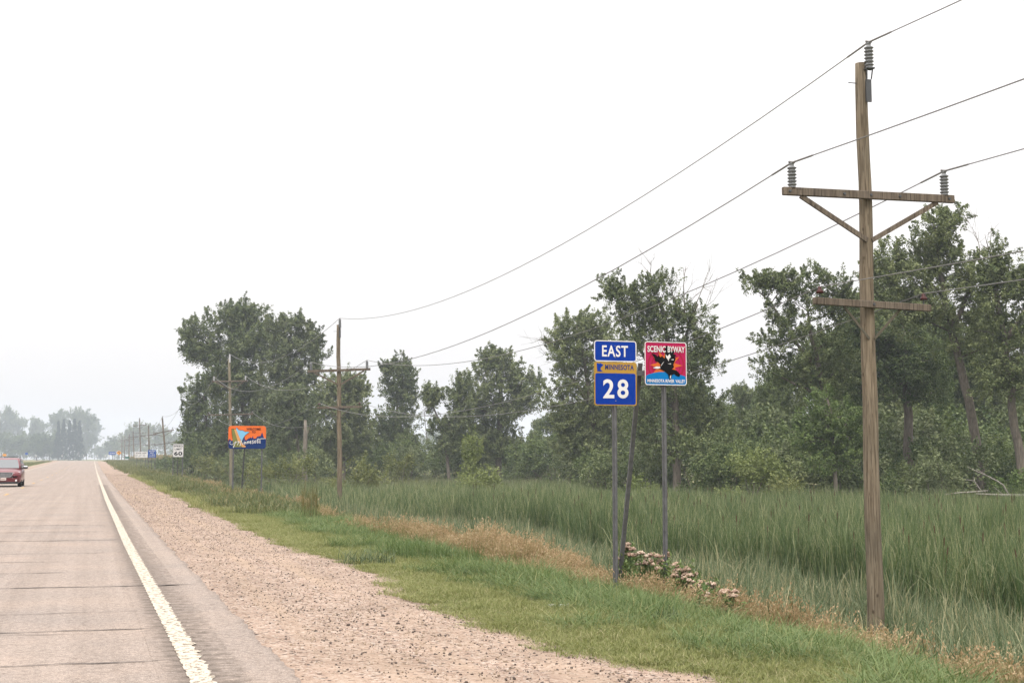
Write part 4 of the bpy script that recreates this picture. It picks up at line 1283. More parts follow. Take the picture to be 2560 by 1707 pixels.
far_tree('blue hazy trees seen through the gap right of the slender poplar-like tree', 620, 1075, [(1060, 1105, 26, 12), (1090, 1095, 24, 16), (1120, 1105, 26, 16), (1075, 1125, 40, 14)], 435, group='distant trees seen through the marsh gap')
far_tree('blue hazy trees seen through the gap below the rounded cottonwood', 600, 1190, [(1170, 1110, 26, 14), (1200, 1108, 26, 14), (1185, 1130, 40, 14)], 436, group='distant trees seen through the marsh gap')

# ================================================================ utility poles and wires
def pole_wood(name, lo, mid, hi):
    m, nt, o = new_mat(name)
    b = N(nt, "BsdfPrincipled"); tcn = N(nt, "TexCoord")
    mp = N(nt, "Mapping"); mp.inputs['Scale'].default_value = (34, 34, 1.1)
    nt.links.new(tcn.outputs['Object'], mp.inputs[0])
    f = noise(nt, mp.outputs[0], 1.0, 6, .7)
    big = noise(nt, tcn.outputs['Object'], .7, 3)
    c = ramp(nt, [(.32, lo), (.5, mid), (.68, hi)], f).outputs[0]
    c = mixc(nt, c, ramp(nt, [(.35, (.80, .80, .80)), (.65, (1.08, 1.04, 1.0))], big).outputs[0], 1.0, 'MULTIPLY')
    kn = N(nt, "TexVoronoi"); kn.inputs['Scale'].default_value = 1.0
    mp2 = N(nt, "Mapping"); mp2.inputs['Scale'].default_value = (5, 5, 3.2)
    nt.links.new(tcn.outputs['Object'], mp2.inputs[0]); nt.links.new(mp2.outputs[0], kn.inputs['Vector'])
    c = mixc(nt, c, ramp(nt, [(.06, (.30, .27, .24)), (.16, (1, 1, 1))], kn.outputs['Distance']).outputs[0], .85, 'MULTIPLY')
    mp3 = N(nt, "Mapping"); mp3.inputs['Scale'].default_value = (9, 9, .35)
    nt.links.new(tcn.outputs['Object'], mp3.inputs[0])
    ck = ramp(nt, [(.475, (1, 1, 1)), (.495, (.22, .2, .18)), (.515, (1, 1, 1))], noise(nt, mp3.outputs[0], 1.0, 4, .6)).outputs[0]
    c = mixc(nt, c, ck, .7, 'MULTIPLY')
    nt.links.new(c, b.inputs['Base Color'])
    b.inputs['Roughness'].default_value = .92
    b.inputs['Specular IOR Level'].default_value = .15
    bump(nt, b, f, .8, .012)
    nt.links.new(b.outputs[0], o.inputs['Surface'])
pole_wood('pole_wood', (.072, .056, .038), (.152, .124, .088), (.235, .200, .150))
pole_wood('pole_pale', (.105, .092, .062), (.185, .165, .115), (.26, .235, .175))
pole_wood('arm_wood', (.065, .052, .040), (.125, .102, .080), (.19, .162, .130))
paint('insulator_grey', (.15, .155, .16), .35, .5)
paint('insulator_pale', (.42, .42, .43), .4, .5)
paint('insulator_red', (.045, .008, .006), .45, .25)
paint('steel_dark', (.045, .047, .05), .5, .5)
paint('steel_grey', (.16, .165, .17), .5, .5, metal=.3)
paint('strap_brown', (.085, .075, .055), .8, .2)
paint('wire', (.15, .143, .135), .45, .5)

def insulator(mat, parent, loc, h=.45, r=.085, skirts=6, name='insulator'):
    pr = [(.03, 0), (r * .8, .0)]
    for i in range(skirts):
        z = h * (.06 + .80 * i / skirts); dz = h * .80 / skirts
        pr += [(r * .70, z), (r, z + dz * .35), (r, z + dz * .5), (r * .66, z + dz * .85)]
    pr += [(r * .42, h * .90), (r * .52, h * .94), (r * .52, h), (.01, h)]
    o = MB().lathe(pr, 12).build(name, mat, parent, loc, smooth=False)
    return o

WIRE_PTS = [[] for _ in range(5)]
def utility_pole(label, x, y, top, a1, a2, l1=3.1, l2=2.1, t1=0.0, t2=0.0, lean=0.0, r0=.15, r1=.105, cover=False, low_red=True, side=1, seed=0, offs2=0.0, detail=True, pitch=0.0, wood='pole_wood'):
    """top, a1, a2: heights above the camera's datum of the pole top and its two arms"""
    r = np.random.RandomState(500 + seed)
    gz = zgf(x, y)
    P = thing('utility_pole', label, 'utility pole', (x, y, gz), 0, 'power line poles')
    P.rotation_euler = (pitch, lean, 0)
    H = top - gz
    zs = np.linspace(-.3, H, 26)
    pts = [(.012 * math.sin(z * 1.7 + seed) + r.normal(0, .003), .012 * math.cos(z * 1.3), z) for z in zs]
    rad = [(r0 + (r1 - r0) * max(0, z) / H) * (1 + r.normal(0, .012)) for z in zs]
    MB().tube(pts, rad, 14 if detail else 8).build('shaft', wood, P, smooth=True)
    loc = []
    ya = -(r0 + r1) / 2 - .045
    A1 = a1 - gz; A2 = a2 - gz
    for L, z, t, w, nm in ((l1, A1, t1, .145 if detail else .20, 0), (l2, A2, t2, .125, 1)):
        c, s = math.cos(t), math.sin(t)
        off_ = offs2 if nm else 0.0
        arm = MB().box(-L / 2, L / 2, -.045, .045, -w / 2, w / 2, .008).build('crossarm', 'arm_wood', P, (off_, ya, z))
        arm.rotation_euler = (0, -t, 0)
        if detail:
            for bx_ in ((-L / 2 + .12, -.55, 0, .6, L / 2 - .12) if nm == 0 else (-.0,)):
                MB().lathe([(.001, 0), (.026, 0), (.026, .018), (.001, .02)], 8).build('bolt', 'steel_dark', arm, (bx_, -.045, 0)).rotation_euler = (math.pi / 2, 0, 0)
        reach, drop = (L * .40, .82) if nm == 0 else (L * .24, .62)
        for sd in (-1, 1):
            p0 = (off_ + sd * reach * c, ya + (.0 if nm == 0 else .02), z + sd * reach * s - w / 2)
            p1 = (sd * .05, -(r0 + r1) / 2 + .01, z - drop)
            MB().bar(p0, p1, .085 if nm == 0 else .045, .045 if nm == 0 else .012, (0, -1, 0)).build('brace', 'arm_wood' if nm == 0 else 'strap_brown', P)
            if nm == 0:
                if detail:
                    MB().tube([p0, (p0[0] - sd * .03, p0[1], p0[2] + .07)], .016, 5).build('brace_hook', 'steel_dark', P)
                ix = off_ + sd * (L / 2 - .19) * c; iz = z + sd * (L / 2 - .19) * s + w / 2
                insulator('insulator_pale' if cover else 'insulator_grey', P, (ix, ya, iz))
                loc.append((ix, ya, iz + .45))
            else:
                ix = off_ + sd * (L / 2 - .13) * c; iz = z + sd * (L / 2 - .13) * s + w / 2
                MB().tube([(0, 0, 0), (0, 0, .12)], .011, 5).build('insulator_pin', 'steel_dark', P, (ix, ya, iz))
                MB().lathe([(.02, 0), (.062, .0), (.066, .03), (.05, .06), (.032, .075), (.034, .11), (.02, .125), (.002, .128)], 10).build('insulator', 'insulator_red', P, (ix, ya, iz + .08), smooth=True)
                loc.append((ix, ya, iz + .20))
    # pole-top bracket and insulator
    if cover:
        MB().box(-.075, .075, -.05, .05, 0, .85, .02).build('insulator', 'insulator_pale', P, (.03, -r1 - .03, H - .35))
        loc.append((.03, -r1 - .03, H + .52))
    else:
        bz = H - .42
        m2 = MB().box(-.055, .055, -.02, .02, 0, .42, .004)
        m2.bar((-.045, -.03, .42), (-.06, -.06, .62), .012, .03, (0, 1, 0)); m2.bar((.045, -.03, .42), (.06, -.06, .62), .012, .03, (0, 1, 0))
        m2.box(-.075, .075, -.12, .03, .60, .625)
        m2.build('bracket', 'steel_dark', P, (.06, -r1 - .02, H - .75))
        insulator('insulator_grey', P, (.06, -r1 - .06, H - .125), .48, .088, 6)
        loc.append((.06, -r1 - .06, H + .36))
        if detail:
            MB().tube([(-.28, 0, 0), (.16, 0, 0)], .010, 5).build('through_bolt', 'steel_dark', P, (0, 0, H - .38))
    M = Matrix.Translation((x, y, gz)) @ P.rotation_euler.to_matrix().to_4x4()
    for k, q in enumerate(loc):
        WIRE_PTS[k].append(np.array(M @ Vector(q)))
    return P

def pole_at(px, x=13.5):
    y = y_on(px, x)
    return y, depth_of(x, y)
def zrow(py, d):
    return EYE + d / math.cos(PITCH) * math.tan(PITCH + math.atan((H_PX / 2 - py) / F_PX))

plist = [  # label, px of foot, row of top, rows of arms, arm lengths, tilts, lean, extras
    ('nearest weathered wooden utility pole with two crossarms, right of the scenic byway sign', 2180, 160, 493, 764, 3.1, 2.1, .008, -.028, -.004, dict(r0=.155, r1=.108)),
    ('second utility pole, right of the welcome sign, rust brown crossarms', 852, 812, 926, 1018, 3.15, 2.25, .035, .012, -.020, dict(r0=.15, r1=.11)),
    ('third utility pole, directly behind the welcome sign, pale insulator covers', 580, 898, 953, 1036, 3.1, 4.0, .0, .0, -.032, dict(cover=True, r0=.18, r1=.13, wood='pole_pale')),
    ('fourth utility pole, just right of the speed limit sign', 479, 962, 1008, 1067, 3.3, 3.9, .0, .0, -.022 + .06, dict(detail=False, r0=.17, wood='pole_pale')),
    ('strongly leaning utility pole left of the speed limit sign', 418, 1044, 1079, 1108, 3.4, 3.3, .10, .06, -.105, dict(detail=False, r0=.2, r1=.15)),
    ('sixth utility pole, standing over the blue rest area sign', 374, 1064, 1088, 1111, 3.3, 2.6, .05, .02, -.045, dict(detail=False, r0=.21, r1=.16)),
    ('seventh and tallest far pole, over the white state law sign', 353, 1046, 1063, 1082, 3.4, 3.3, .03, .0, -.058, dict(detail=False, r0=.22, r1=.17)),
    ('eighth utility pole, left of the white state law sign', 336, 1078, 1092, 1110, 3.2, 3.2, .03, .05, -.06, dict(detail=False, r0=.22, r1=.17)),
    ('ninth utility pole, faint, over the small green sign', 322, 1085, 1098, 1113, 3.2, 3.0, .0, .0, .0, dict(detail=False, r0=.23, r1=.18)),
    ('tenth utility pole, faint, right of the curve warning sign', 311, 1088, 1100, 1114, 3.2, 3.0, .0, .0, .0, dict(detail=False, r0=.23, r1=.18)),
    ('eleventh and farthest pole, faint, above the curve warning sign', 304, 1092, 1103, 1116, 3.2, 3.0, .0, .0, .0, dict(detail=False, r0=.23, r1=.18)),
]
for i, (lab, px, rt, ra, rb, l1, l2, t1, t2, ln, kw) in enumerate(plist):
    y, d = pole_at(px)
    utility_pole(lab, 13.5, y, zrow(rt, d), zrow(ra, d), zrow(rb, d), l1 * 1.14, l2 * 1.14, t1, t2, ln, seed=i, **kw)

wire_names = ('upper line wire on the road-side end of the long crossarms', 'upper line wire on the marsh-side end of the long crossarms', 'lower line wire on the road-side end of the short crossarms',
              'lower line wire on the marsh-side end of the short crossarms', 'topmost wire running along the pole-top insulators')
for k in range(5):
    pts = WIRE_PTS[k]
    first = pts[0] + np.array([0, -58.0, .3 if k == 4 else .9])
    pp = [first] + pts
    path = []
    for i in range(len(pp) - 1):
        a, b = pp[i], pp[i + 1]
        span = np.linalg.norm(b - a)
        sag = min(1.55, span * .026) if k in (2, 3) else min(1.6, span * .027)
        if i == 0:
            sag = .75
        seg = 26 if i < 4 else 12
        for t in np.linspace(0, 1, seg, endpoint=False):
            q = a * (1 - t) + b * t
            q[2] -= 4 * sag * t * (1 - t)
            path.append(q)
    path.append(pp[-1])
    rad = [.0112 if k in (0, 1, 4) else .0090] * len(path)
    rad = [r_ * (1 + .005 * max(0, q[1] - 20)) for r_, q in zip(rad, path)]
    rad = [min(r_, .021) for r_ in rad]
    w = MB().tube(path, rad, 5).build('power_wire', 'wire')
    tag(w, wire_names[k], 'wire', 'wires of the roadside power line')
    if k in (0, 1, 4):                                   # armour rods over the near insulators
        j = [i for i, q in enumerate(path) if abs(q[1] - pts[0][1]) < .01][0]
        a, b, c = path[j - 1], path[j], path[j + 1]
        m3 = MB()
        for q in (a, c):
            dr = (q - b) / np.linalg.norm(q - b)
            m3.tube([b, b + dr * .75], .018, 6)
        m3.tube([b + np.array([-.06, 0, .01]), b + np.array([.06, 0, .01])], .022, 6)
        m3.build('armour_rod', 'wire', w)

# ================================================================ road signs
def signpaint(name, col):
    return paint(name, tuple(c * .82 for c in col), .65, .03, wear=.08, wscale=5)
signpaint('sign_blue', (.006, .040, .30)); signpaint('sign_white', (.72, .70, .69)); signpaint('sign_gold', (.42, .25, .050)); signpaint('sign_navytext', (.03, .045, .17))
signpaint('sign_red', (.42, .018, .085)); signpaint('sign_ringred', (.33, .020, .045)); signpaint('sign_orange', (.62, .135, .030)); signpaint('sign_sky', (.006, .17, .46)); signpaint('sign_black', (.008, .008, .009))
signpaint('welcome_orange', (.75, .16, .035)); signpaint('welcome_navy', (.010, .034, .135)); signpaint('welcome_green', (.20, .20, .058)); signpaint('welcome_tan', (.66, .33, .12)); signpaint('welcome_sky', (.22, .50, .74)); signpaint('welcome_brown', (.10, .022, .012))
signpaint('sign_green', (.008, .11, .060)); signpaint('sign_yellow', (.80, .33, .020)); signpaint('sign_back', (.30, .31, .32)); signpaint('rest_blue', (.010, .075, .34))
paint('post_steel', (.105, .105, .108), .55, .5, metal=.25, wear=.35, wscale=14)

def u_post(parent, x, y, z0, z1, mat='post_steel', w=.076, name='post'):
    """flanged U-channel post, open side away from the traffic"""
    o, i = w / 2, w / 2 - .022
    sec = [(-o, .0), (-i, .0), (-i * .62, -.030), (i * .62, -.030), (i, .0), (o, .0), (o, .006), (i * .9, .006), (i * .55, -.022), (-i * .55, -.022), (-i * .9, .006), (-o, .006)]
    return MB().loft([[(x + a, y + b, z) for a, b in sec] for z in (z0, z1)]).build(name, mat, parent)

def plate(parent, name, cx, cz, w, h, rad, mat, y=-.045):
    p = MB().prism(rrect(w, h, rad, 6, cx, cz), y - .003, y).build(name, mat, parent)
    return p
def add_border(pl, cx, cz, w, h, rad, bw, inset, mat, y):
    m_ = MB(); ring(m_, rrect(w - 2 * inset, h - 2 * inset, max(rad - inset, .005), 6, cx, cz), rrect(w - 2 * inset - 2 * bw, h - 2 * inset - 2 * bw, max(rad - inset - bw, .004), 6, cx, cz), y)
    return m_.build('border', mat, pl)
def lettering(pl, items, mat, y, name='lettering'):
    m_ = MB()
    for it in items:
        text_into(m_, it[0], it[1], it[2], it[3], it[4], y, **(it[5] if len(it) > 5 else {}))
    return m_.build(name, mat, pl)

# --- the route sign and byway sign on one frame
sx, sy = 7.20, y_on(1537, 7.20)
sd_ = depth_of(sx, sy)
gz = zgf(sx, sy)
S = thing('route_sign', 'blue and gold route 28 sign with scenic byway sign on one braced post frame', 'road sign', (sx, sy, gz))
kpx = F_PX / sd_
def zr(py): return EYE + (1146 - py) / kpx - gz
post2 = .775
u_post(S, 0, 0, -.4, zr(856)); u_post(S, post2, 0, gz * 0 + zgf(sx + post2, sy) - gz - .4, zr(856))
MB().bar((-.10, .030, zr(931)), (post2 + .1, .030, zr(931)), .04, .075, (0, 0, 1)).build('cross_rail', 'post_steel', S)
foot = np.array([.42, 1.05, zgf(sx + .42, sy + 1.05) - gz - .1])
MB().bar((.43, .055, zr(905)), foot, .062, .035, (0, 1, 0)).build('back_brace', 'post_steel', S)
Y0 = -.045
# EAST plate
w_, h_ = .655, (904 - 851) / kpx
cz = zr(877.5)
pl = plate(S, 'direction_plate', 0, cz, w_, h_, .045, 'sign_blue', Y0)
add_border(pl, 0, cz, w_, h_, .045, .014, .0, 'sign_white', Y0 - .006)
lettering(pl, [('EAST', -.005, cz, .40, .165, dict(bold=.018, spacing=1.12))], 'sign_white', Y0 - .006)
b_ = MB()
for q in ((-.005, cz + .075), (-.005, cz - .09)):
    b_.prism(rrect(.016, .016, .007, 2, *q), Y0 - .009, Y0 - .0065)
b_.build('bolts', 'steel_grey', pl)
# route plate
h2 = (1014 - 905) / kpx
cz = zr(959.5)
pl = plate(S, 'route_plate', 0, cz, w_, h2, .03, 'sign_gold', Y0)
yb = Y0 - .005
m_ = MB(); bh = h2 * .715
m_.poly(rrect(w_ - .034, bh, .028, 5, 0, cz - h2 / 2 + bh / 2 + .016), yb); m_.build('blue_field', 'sign_blue', pl)
zc = cz - h2 / 2 + bh / 2 + .018
lettering(pl, [('2', -.108, zc, .172, .275, dict(bold=.020)), ('8', .112, zc, .172, .275, dict(bold=.020))], 'sign_white', yb - .003, 'route_number')
zt = cz + h2 / 2 - .078
lettering(pl, [('MINNESOTA', .062, zt + .004, .445, .078, dict(bold=.03, spacing=1.1))], 'sign_navytext', yb)
mn_small = [(-.5, .5), (.1, .42), (.18, .5), (.9, .28), (.35, -.05), (.3, -.25), (.75, -.5), (-.38, -.5)]
m_ = MB(); m_.poly([(-.252 + a * .075, zt + b * .125) for a, b in mn_small], yb); m_.build('state_emblem', 'sign_blue', pl)
b_ = MB()
for q in ((0, cz + .155), (0, cz - .245)):
    b_.prism(rrect(.016, .016, .007, 2, *q), Y0 - .012, Y0 - .0095)
b_.build('bolts', 'steel_grey', pl)

# byway plate, drawn in its own frame (centre post2)
hw, hh = .66, (961 - 851) / kpx
cz = zr(906)
pl = plate(S, 'byway_plate', post2 + .01, cz, hw, hh, .04, 'sign_red', Y0)
def bw(X, Y): return (post2 + .01 + (X - 1550) / 780 * hw, cz + (557 - Y) / 815 * hh)
yq = Y0 - .0045
m_ = MB()
for rr_, wd in ((330, 26), (262, 20)):
    ca = [bw(1555 + rr_ * math.cos(a), 590 - rr_ * math.sin(a)) for a in np.linspace(-.55, 3.69, 40)]
    stroke(m_, ca, wd / 780 * hw, yq)
m_.build('sun_rings', 'sign_ringred', pl)
m_ = MB()
def ray(cx, cy, ang, r0, r1, half):
    a = math.radians(ang); q = math.radians(half)
    m_.poly([bw(cx + r0 * math.cos(a - q), cy - r0 * math.sin(a - q)), bw(cx + r1 * math.cos(a), cy - r1 * math.sin(a)), bw(cx + r0 * math.cos(a + q), cy - r0 * math.sin(a + q))], yq - .0015)
for ang, r1 in ((0, 312), (33, 300), (62, 300), (90, 330), (118, 290), (147, 290), (180, 300), (212, 290), (328, 290)):
    ray(1555, 590, ang, 165, r1, 15)
m_.poly([bw(1555 + 178 * math.cos(a), 590 - 178 * math.sin(a)) for a in np.linspace(0, 6.2832, 28, endpoint=False)], yq - .0025)
m_.build('sunburst', 'sign_orange', pl)
m_ = MB()
hill = [bw(x_, y_) for x_, y_ in ((1183, 790), (1230, 765), (1320, 735), (1430, 717), (1520, 713), (1620, 717), (1740, 740), (1850, 770), (1918, 792))]
bot = rrect(hw - .02, hh - .02, .032, 6, post2 + .01, cz)
lowpts = [p_ for p_ in bot if p_[1] < hill[0][1]]
right_ = sorted([p_ for p_ in lowpts if p_[0] > post2], key=lambda p_: -p_[1]); left_ = sorted([p_ for p_ in lowpts if p_[0] <= post2], key=lambda p_: p_[1])
m_.poly(hill + right_ + left_, yq - .0035); m_.build('blue_hill', 'sign_sky', pl)
add_border(pl, post2 + .01, cz, hw, hh, .04, .012, 0, 'sign_white', yq - .005)
tx = lambda X: bw(X, 0)[0]
tz = lambda Y: bw(0, Y)[1]
lettering(pl, [('SCENIC', tx(1378), tz(288), 340 / 780 * hw, 118 / 815 * hh, dict(bold=.022)), ('BYWAY', tx(1745), tz(288), 320 / 780 * hw, 118 / 815 * hh, dict(bold=.022)),
               ('MINNESOTA', tx(1362), tz(886), 318 / 780 * hw, 62 / 815 * hh, dict(bold=.02)), ('RIVER', tx(1622), tz(886), 165 / 780 * hw, 62 / 815 * hh, dict(bold=.02)), ('VALLEY', tx(1815), tz(886), 178 / 780 * hw, 62 / 815 * hh, dict(bold=.02))], 'sign_white', yq - .0115)
eagle = [(1305, 640), (1380, 612), (1440, 612), (1452, 585), (1418, 540), (1350, 512), (1342, 462), (1290, 375), (1350, 388), (1402, 432), (1412, 395), (1452, 442), (1482, 410), (1502, 442), (1532, 462), (1540, 380), (1528, 300),
         (1570, 205), (1600, 262), (1642, 228), (1642, 322), (1722, 308), (1692, 380), (1742, 392), (1718, 440), (1736, 455), (1712, 520), (1690, 572), (1700, 622), (1662, 662), (1742, 680), (1790, 722), (1818, 762), (1800, 802), (1738, 782), (1700, 752), (1662, 772), (1642, 858), (1608, 850), (1588, 762), (1520, 702), (1440, 662), (1380, 655)]
m_ = MB(); m_.poly([bw(*q) for q in eagle], yq - .008); em = m_.build('eagle_emblem', 'sign_black', pl)
m_ = MB(); m_.poly([bw(*q) for q in ((1308, 642), (1378, 615), (1438, 618), (1448, 645), (1400, 658), (1345, 654))], yq - .0095)
for q in (((1545, 385), (1580, 420), (1620, 375), (1645, 430), (1610, 470), (1600, 515), (1580, 470), (1555, 440)), ((1640, 480), (1700, 470), (1690, 490)), ((1580, 560), (1650, 552), (1640, 568)), ((1520, 510), (1490, 560), (1460, 605), (1455, 600), (1490, 545)), ((1625, 790), (1645, 770), (1640, 830), (1622, 840))):
    m_.poly([bw(*p_) for p_ in q], yq - .0095)
m_.build('emblem_highlights', 'sign_white', pl)

# --- welcome sign
wx = 7.35; wy = y_on(617, wx); wd_ = depth_of(wx, wy); wg = zgf(wx, wy); kp = F_PX / wd_
Wn = thing('welcome_sign', 'orange and navy welcome sign with state outline on three posts', 'road sign', (wx, wy, wg))
ww, wh = 89 / kp / math.cos(YAW), 57 / kp
zc = EYE + (1146 - 1093) / kp - wg
for px_, y_, zt_ in ((-.36, .02, zc + .1), (.40, .02, zc + .1)):
    u_post(Wn, px_ * ww, y_, -.4, zt_)
MB().bar((-.05 * ww, .05, zc - wh * .2), (-.08 * ww, 1.2, -.3), .065, .035, (0, 1, 0)).build('back_brace', 'post_steel', Wn)
MB().bar((-.4 * ww, .045, zc), (.4 * ww, .045, zc), .03, .06, (0, 0, 1)).build('cross_rail', 'post_steel', Wn)
pl = plate(Wn, 'panel', 0, zc, ww, wh, .13, 'welcome_orange', -.03)
def wq(X, Y): return ((X - 917) / 1385 * ww, zc + (835 - Y) / 890 * wh)
yq = -.033
sil = [(228, 960), (262, 930), (285, 878), (305, 935), (330, 965), (380, 960), (390, 900), (400, 960), (730, 965), (762, 925), (790, 820), (808, 772), (828, 850), (836, 930), (890, 950), (915, 890), (935, 915), (960, 880), (985, 850), (1000, 882), (1050, 828), (1075, 868), (1105, 840), (1125, 765), (1145, 860), (1160, 895), (1210, 870), (1232, 890), (1262, 830), (1300, 785), (1318, 812), (1355, 768), (1385, 800), (1420, 752), (1440, 700), (1465, 632), (1488, 710), (1510, 780), (1528, 830), (1545, 862), (1606, 872)]
inn = rrect(ww - .004, wh - .004, .128, 6, 0, zc)
zlow = wq(0, 960)[1]
rt_ = sorted([p_ for p_ in inn if p_[1] < zlow and p_[0] > 0], key=lambda p_: -p_[1]); lf_ = sorted([p_ for p_ in inn if p_[1] < zlow and p_[0] <= 0], key=lambda p_: p_[1])
m_ = MB(); m_.poly([wq(*q) for q in sil] + rt_ + lf_, yq - .004); m_.build('forest_print', 'welcome_navy', pl)
mn = [(335, 505), (500, 510), (515, 460), (545, 465), (575, 530), (650, 565), (740, 560), (840, 620), (900, 605), (1005, 630), (920, 690), (850, 750), (800, 820), (770, 880), (740, 930), (730, 1000), (740, 1080), (860, 1170), (860, 1220), (400, 1220), (390, 1000), (375, 880), (345, 650)]
m_ = MB(); m_.poly([wq(*q) for q in mn], yq - .008); m_.build('state_print', 'welcome_green', pl)
m_ = MB(); m_.poly([wq(*q) for q in ((425, 509), (500, 510), (640, 850), (690, 1000), (735, 1075), (860, 1172), (860, 1220), (745, 1220), (560, 950), (465, 640))], yq - .012); m_.build('state_print', 'welcome_tan', pl)
m_ = MB(); m_.poly([wq(*q) for q in [(500, 510)] + mn[2:15] + [(715, 965), (690, 960), (640, 850)]], yq - .015); m_.build('state_print', 'welcome_sky', pl)
m_ = MB(); stroke(m_, [wq(*q) for q in mn[21:] + mn[:15]], .016, yq - .019); m_.build('state_outline', 'welcome_brown', pl)
lettering(pl, [('WELCOME', wq(1145, 0)[0], wq(0, 508)[1], 530 / 1385 * ww, 92 / 890 * wh, dict(bold=.03)), ('TO', wq(1150, 0)[0], wq(0, 628)[1], 135 / 1385 * ww, 84 / 890 * wh, dict(bold=.03))], 'welcome_brown', yq - .019)
m_ = MB()
def sc(pts, w=24): stroke(m_, [wq(*q) for q in pts], w / 1385 * ww, yq - .023)
sc([(330, 1000), (290, 1010), (275, 1055), (300, 1105), (350, 1120), (400, 1100), (450, 1050), (500, 990)], 16)
sc([(505, 985), (480, 1060), (450, 1140), (410, 1240)]); sc([(455, 1110), (500, 1040), (560, 1000), (610, 985)], 16); sc([(612, 985), (590, 1060), (560, 1140)])
sc([(575, 1090), (620, 1030), (680, 990), (712, 960)], 16); sc([(715, 955), (690, 1050), (650, 1170)])
sc([(770, 1030), (755, 1080), (745, 1120)]); sc([(800, 960), (808, 968)], 22)
sc([(825, 1010), (812, 1065), (800, 1115), (830, 1050), (870, 1010), (878, 1040), (862, 1100)]); sc([(930, 985), (918, 1040), (908, 1090), (935, 1030), (975, 985), (985, 1015), (970, 1075)])
sc([(1020, 1040), (1060, 1010), (1055, 970), (1020, 985), (1015, 1040), (1040, 1075), (1075, 1060)]); sc([(1150, 955), (1115, 965), (1110, 1000), (1150, 1030), (1140, 1065), (1095, 1070)])
sc([(1220, 955), (1190, 980), (1185, 1040), (1210, 1060), (1240, 1020), (1240, 970), (1215, 955)]); sc([(1320, 870), (1300, 960), (1290, 1050), (1310, 1065)]); sc([(1260, 935), (1330, 915), (1420, 885), (1600, 880)], 18)
sc([(1400, 950), (1360, 960), (1340, 1020), (1355, 1060), (1385, 1020), (1405, 950), (1392, 1030), (1410, 1060)])
m_.build('script_lettering', 'sign_white', pl)

# --- the smaller signs down the road
def roadside_sign(name, label, px, x, row_top, row_bot, width_px, mat, posts, rad=.04, build=None, border=None, diamond=False, cat='road sign', brace=True):
    y = y_on(px, x); d = depth_of(x, y); g = zgf(x, y); k_ = F_PX / d
    R = thing(name, label, cat, (x, y, g))
    w, h = width_px / k_ / math.cos(YAW), (row_bot - row_top) / k_
    zc = EYE + (1146 - (row_top + row_bot) / 2) / k_ - g
    for q in posts:
        u_post(R, q * w, .01, -.3, zc + (h * .3), w=.085)
    if brace:
        MB().bar((0, .03, zc - h * .3), (.02, .8, -.2), .065, .04, (0, 1, 0)).build('back_brace', 'post_steel', R)
    if diamond:
        p_ = MB().prism([(0, zc - h / 2), (w / 2, zc), (0, zc + h / 2), (-w / 2, zc)], -.046, -.04).build('panel', mat, R)
    else:
        p_ = plate(R, 'panel', 0, zc, w, h, rad, mat, -.04)
    if border:
        add_border(p_, 0, zc, w, h, rad, .022, .018, border, -.058)
    if build:
        build(p_, w, h, zc, -.060)
    return R
def b_speed(p_, w, h, zc, y):
    lettering(p_, [('SPEED', 0, zc + h * .33, w * .80, h * .135, dict(bold=.02, spacing=1.1)), ('LIMIT', 0, zc + h * .10, w * .66, h * .135, dict(bold=.02, spacing=1.1)), ('60', 0, zc - h * .22, w * .76, h * .30, dict(bold=.03, spacing=1.1))], 'sign_black', y)
roadside_sign('speed_limit_sign', 'white speed limit 60 sign on two posts with a back brace', 445, 7.2, 1109, 1142.5, 25.2, 'sign_white', (-.45, .42), .05, b_speed, 'sign_black')
def b_rest(p_, w, h, zc, y):
    lettering(p_, [('WAYSIDE', 0, zc + h * .34, w * .82, h * .15, dict(bold=.02)), ('REST', 0, zc + h * .11, w * .48, h * .15, dict(bold=.02)), ('1\u00bd MILE', 0, zc - h * .12, w * .70, h * .15, dict(bold=.02)), ('ON RIGHT', 0, zc - h * .36, w * .80, h * .13, dict(bold=.02))], 'sign_white', y)
roadside_sign('rest_area_sign', 'square blue wayside rest sign on two posts', 379.7, 7.2, 1124.5, 1143.5, 18.6, 'rest_blue', (-.46, .40), .05, b_rest)
def b_law(p_, w, h, zc, y):
    lettering(p_, [('STATE  LAW', 0, zc + h * .27, w * .84, h * .20, dict(bold=.03))], 'sign_black', y)
    m_ = MB(); r_ = np.random.RandomState(3)           # two lines too small to read
    for row, xs in ((-.03, (-.36, -.05, .22)), (-.28, (-.38, -.12, .24))):
        for c_ in xs:
            for q in range(4):
                m_.poly([(c_ * w + (q - 1.5) * .045 * w + a * .016 * w, zc + row * h + b * .065 * h) for a, b in ((-1, -1), (1, -1), (1, 1), (-1, 1))], y)
    m_.build('small_print', 'sign_back', p_)
roadside_sign('state_law_sign', 'wide white state law sign on two posts', 352.5, 7.2, 1129, 1143.5, 29.5, 'sign_white', (-.33, .37), .04, b_law)
def b_curve(p_, w, h, zc, y):
    m_ = MB(); stroke(m_, [(.10 * w, zc - .26 * h), (.10 * w, zc - .02 * h), (.06 * w, zc + .08 * h), (-.08 * w, zc + .15 * h)], .10 * w, y)
    m_.poly([(-.04 * w, zc + .28 * h), (-.22 * w, zc + .18 * h), (-.07 * w, zc + .02 * h)], y)
    m_.build('arrow', 'sign_black', p_)
roadside_sign('curve_warning_sign', 'orange-yellow diamond curve warning sign on two posts', 297, 7.2, 1125.5, 1137.5, 12, 'sign_yellow', (-.12, .12), .02, b_curve, None, True, brace=False)
def b_blue(p_, w, h, zc, y):
    m_ = MB()
    for c_ in (-.26, .02, .28):
        for q in range(3):
            m_.poly([(c_ * w + (q - 1) * .065 * w + a * .022 * w, zc + b * .16 * h) for a, b in ((-1, -1), (1, -1), (1, 1), (-1, 1))], y)
    m_.build('small_print', 'sign_white', p_)
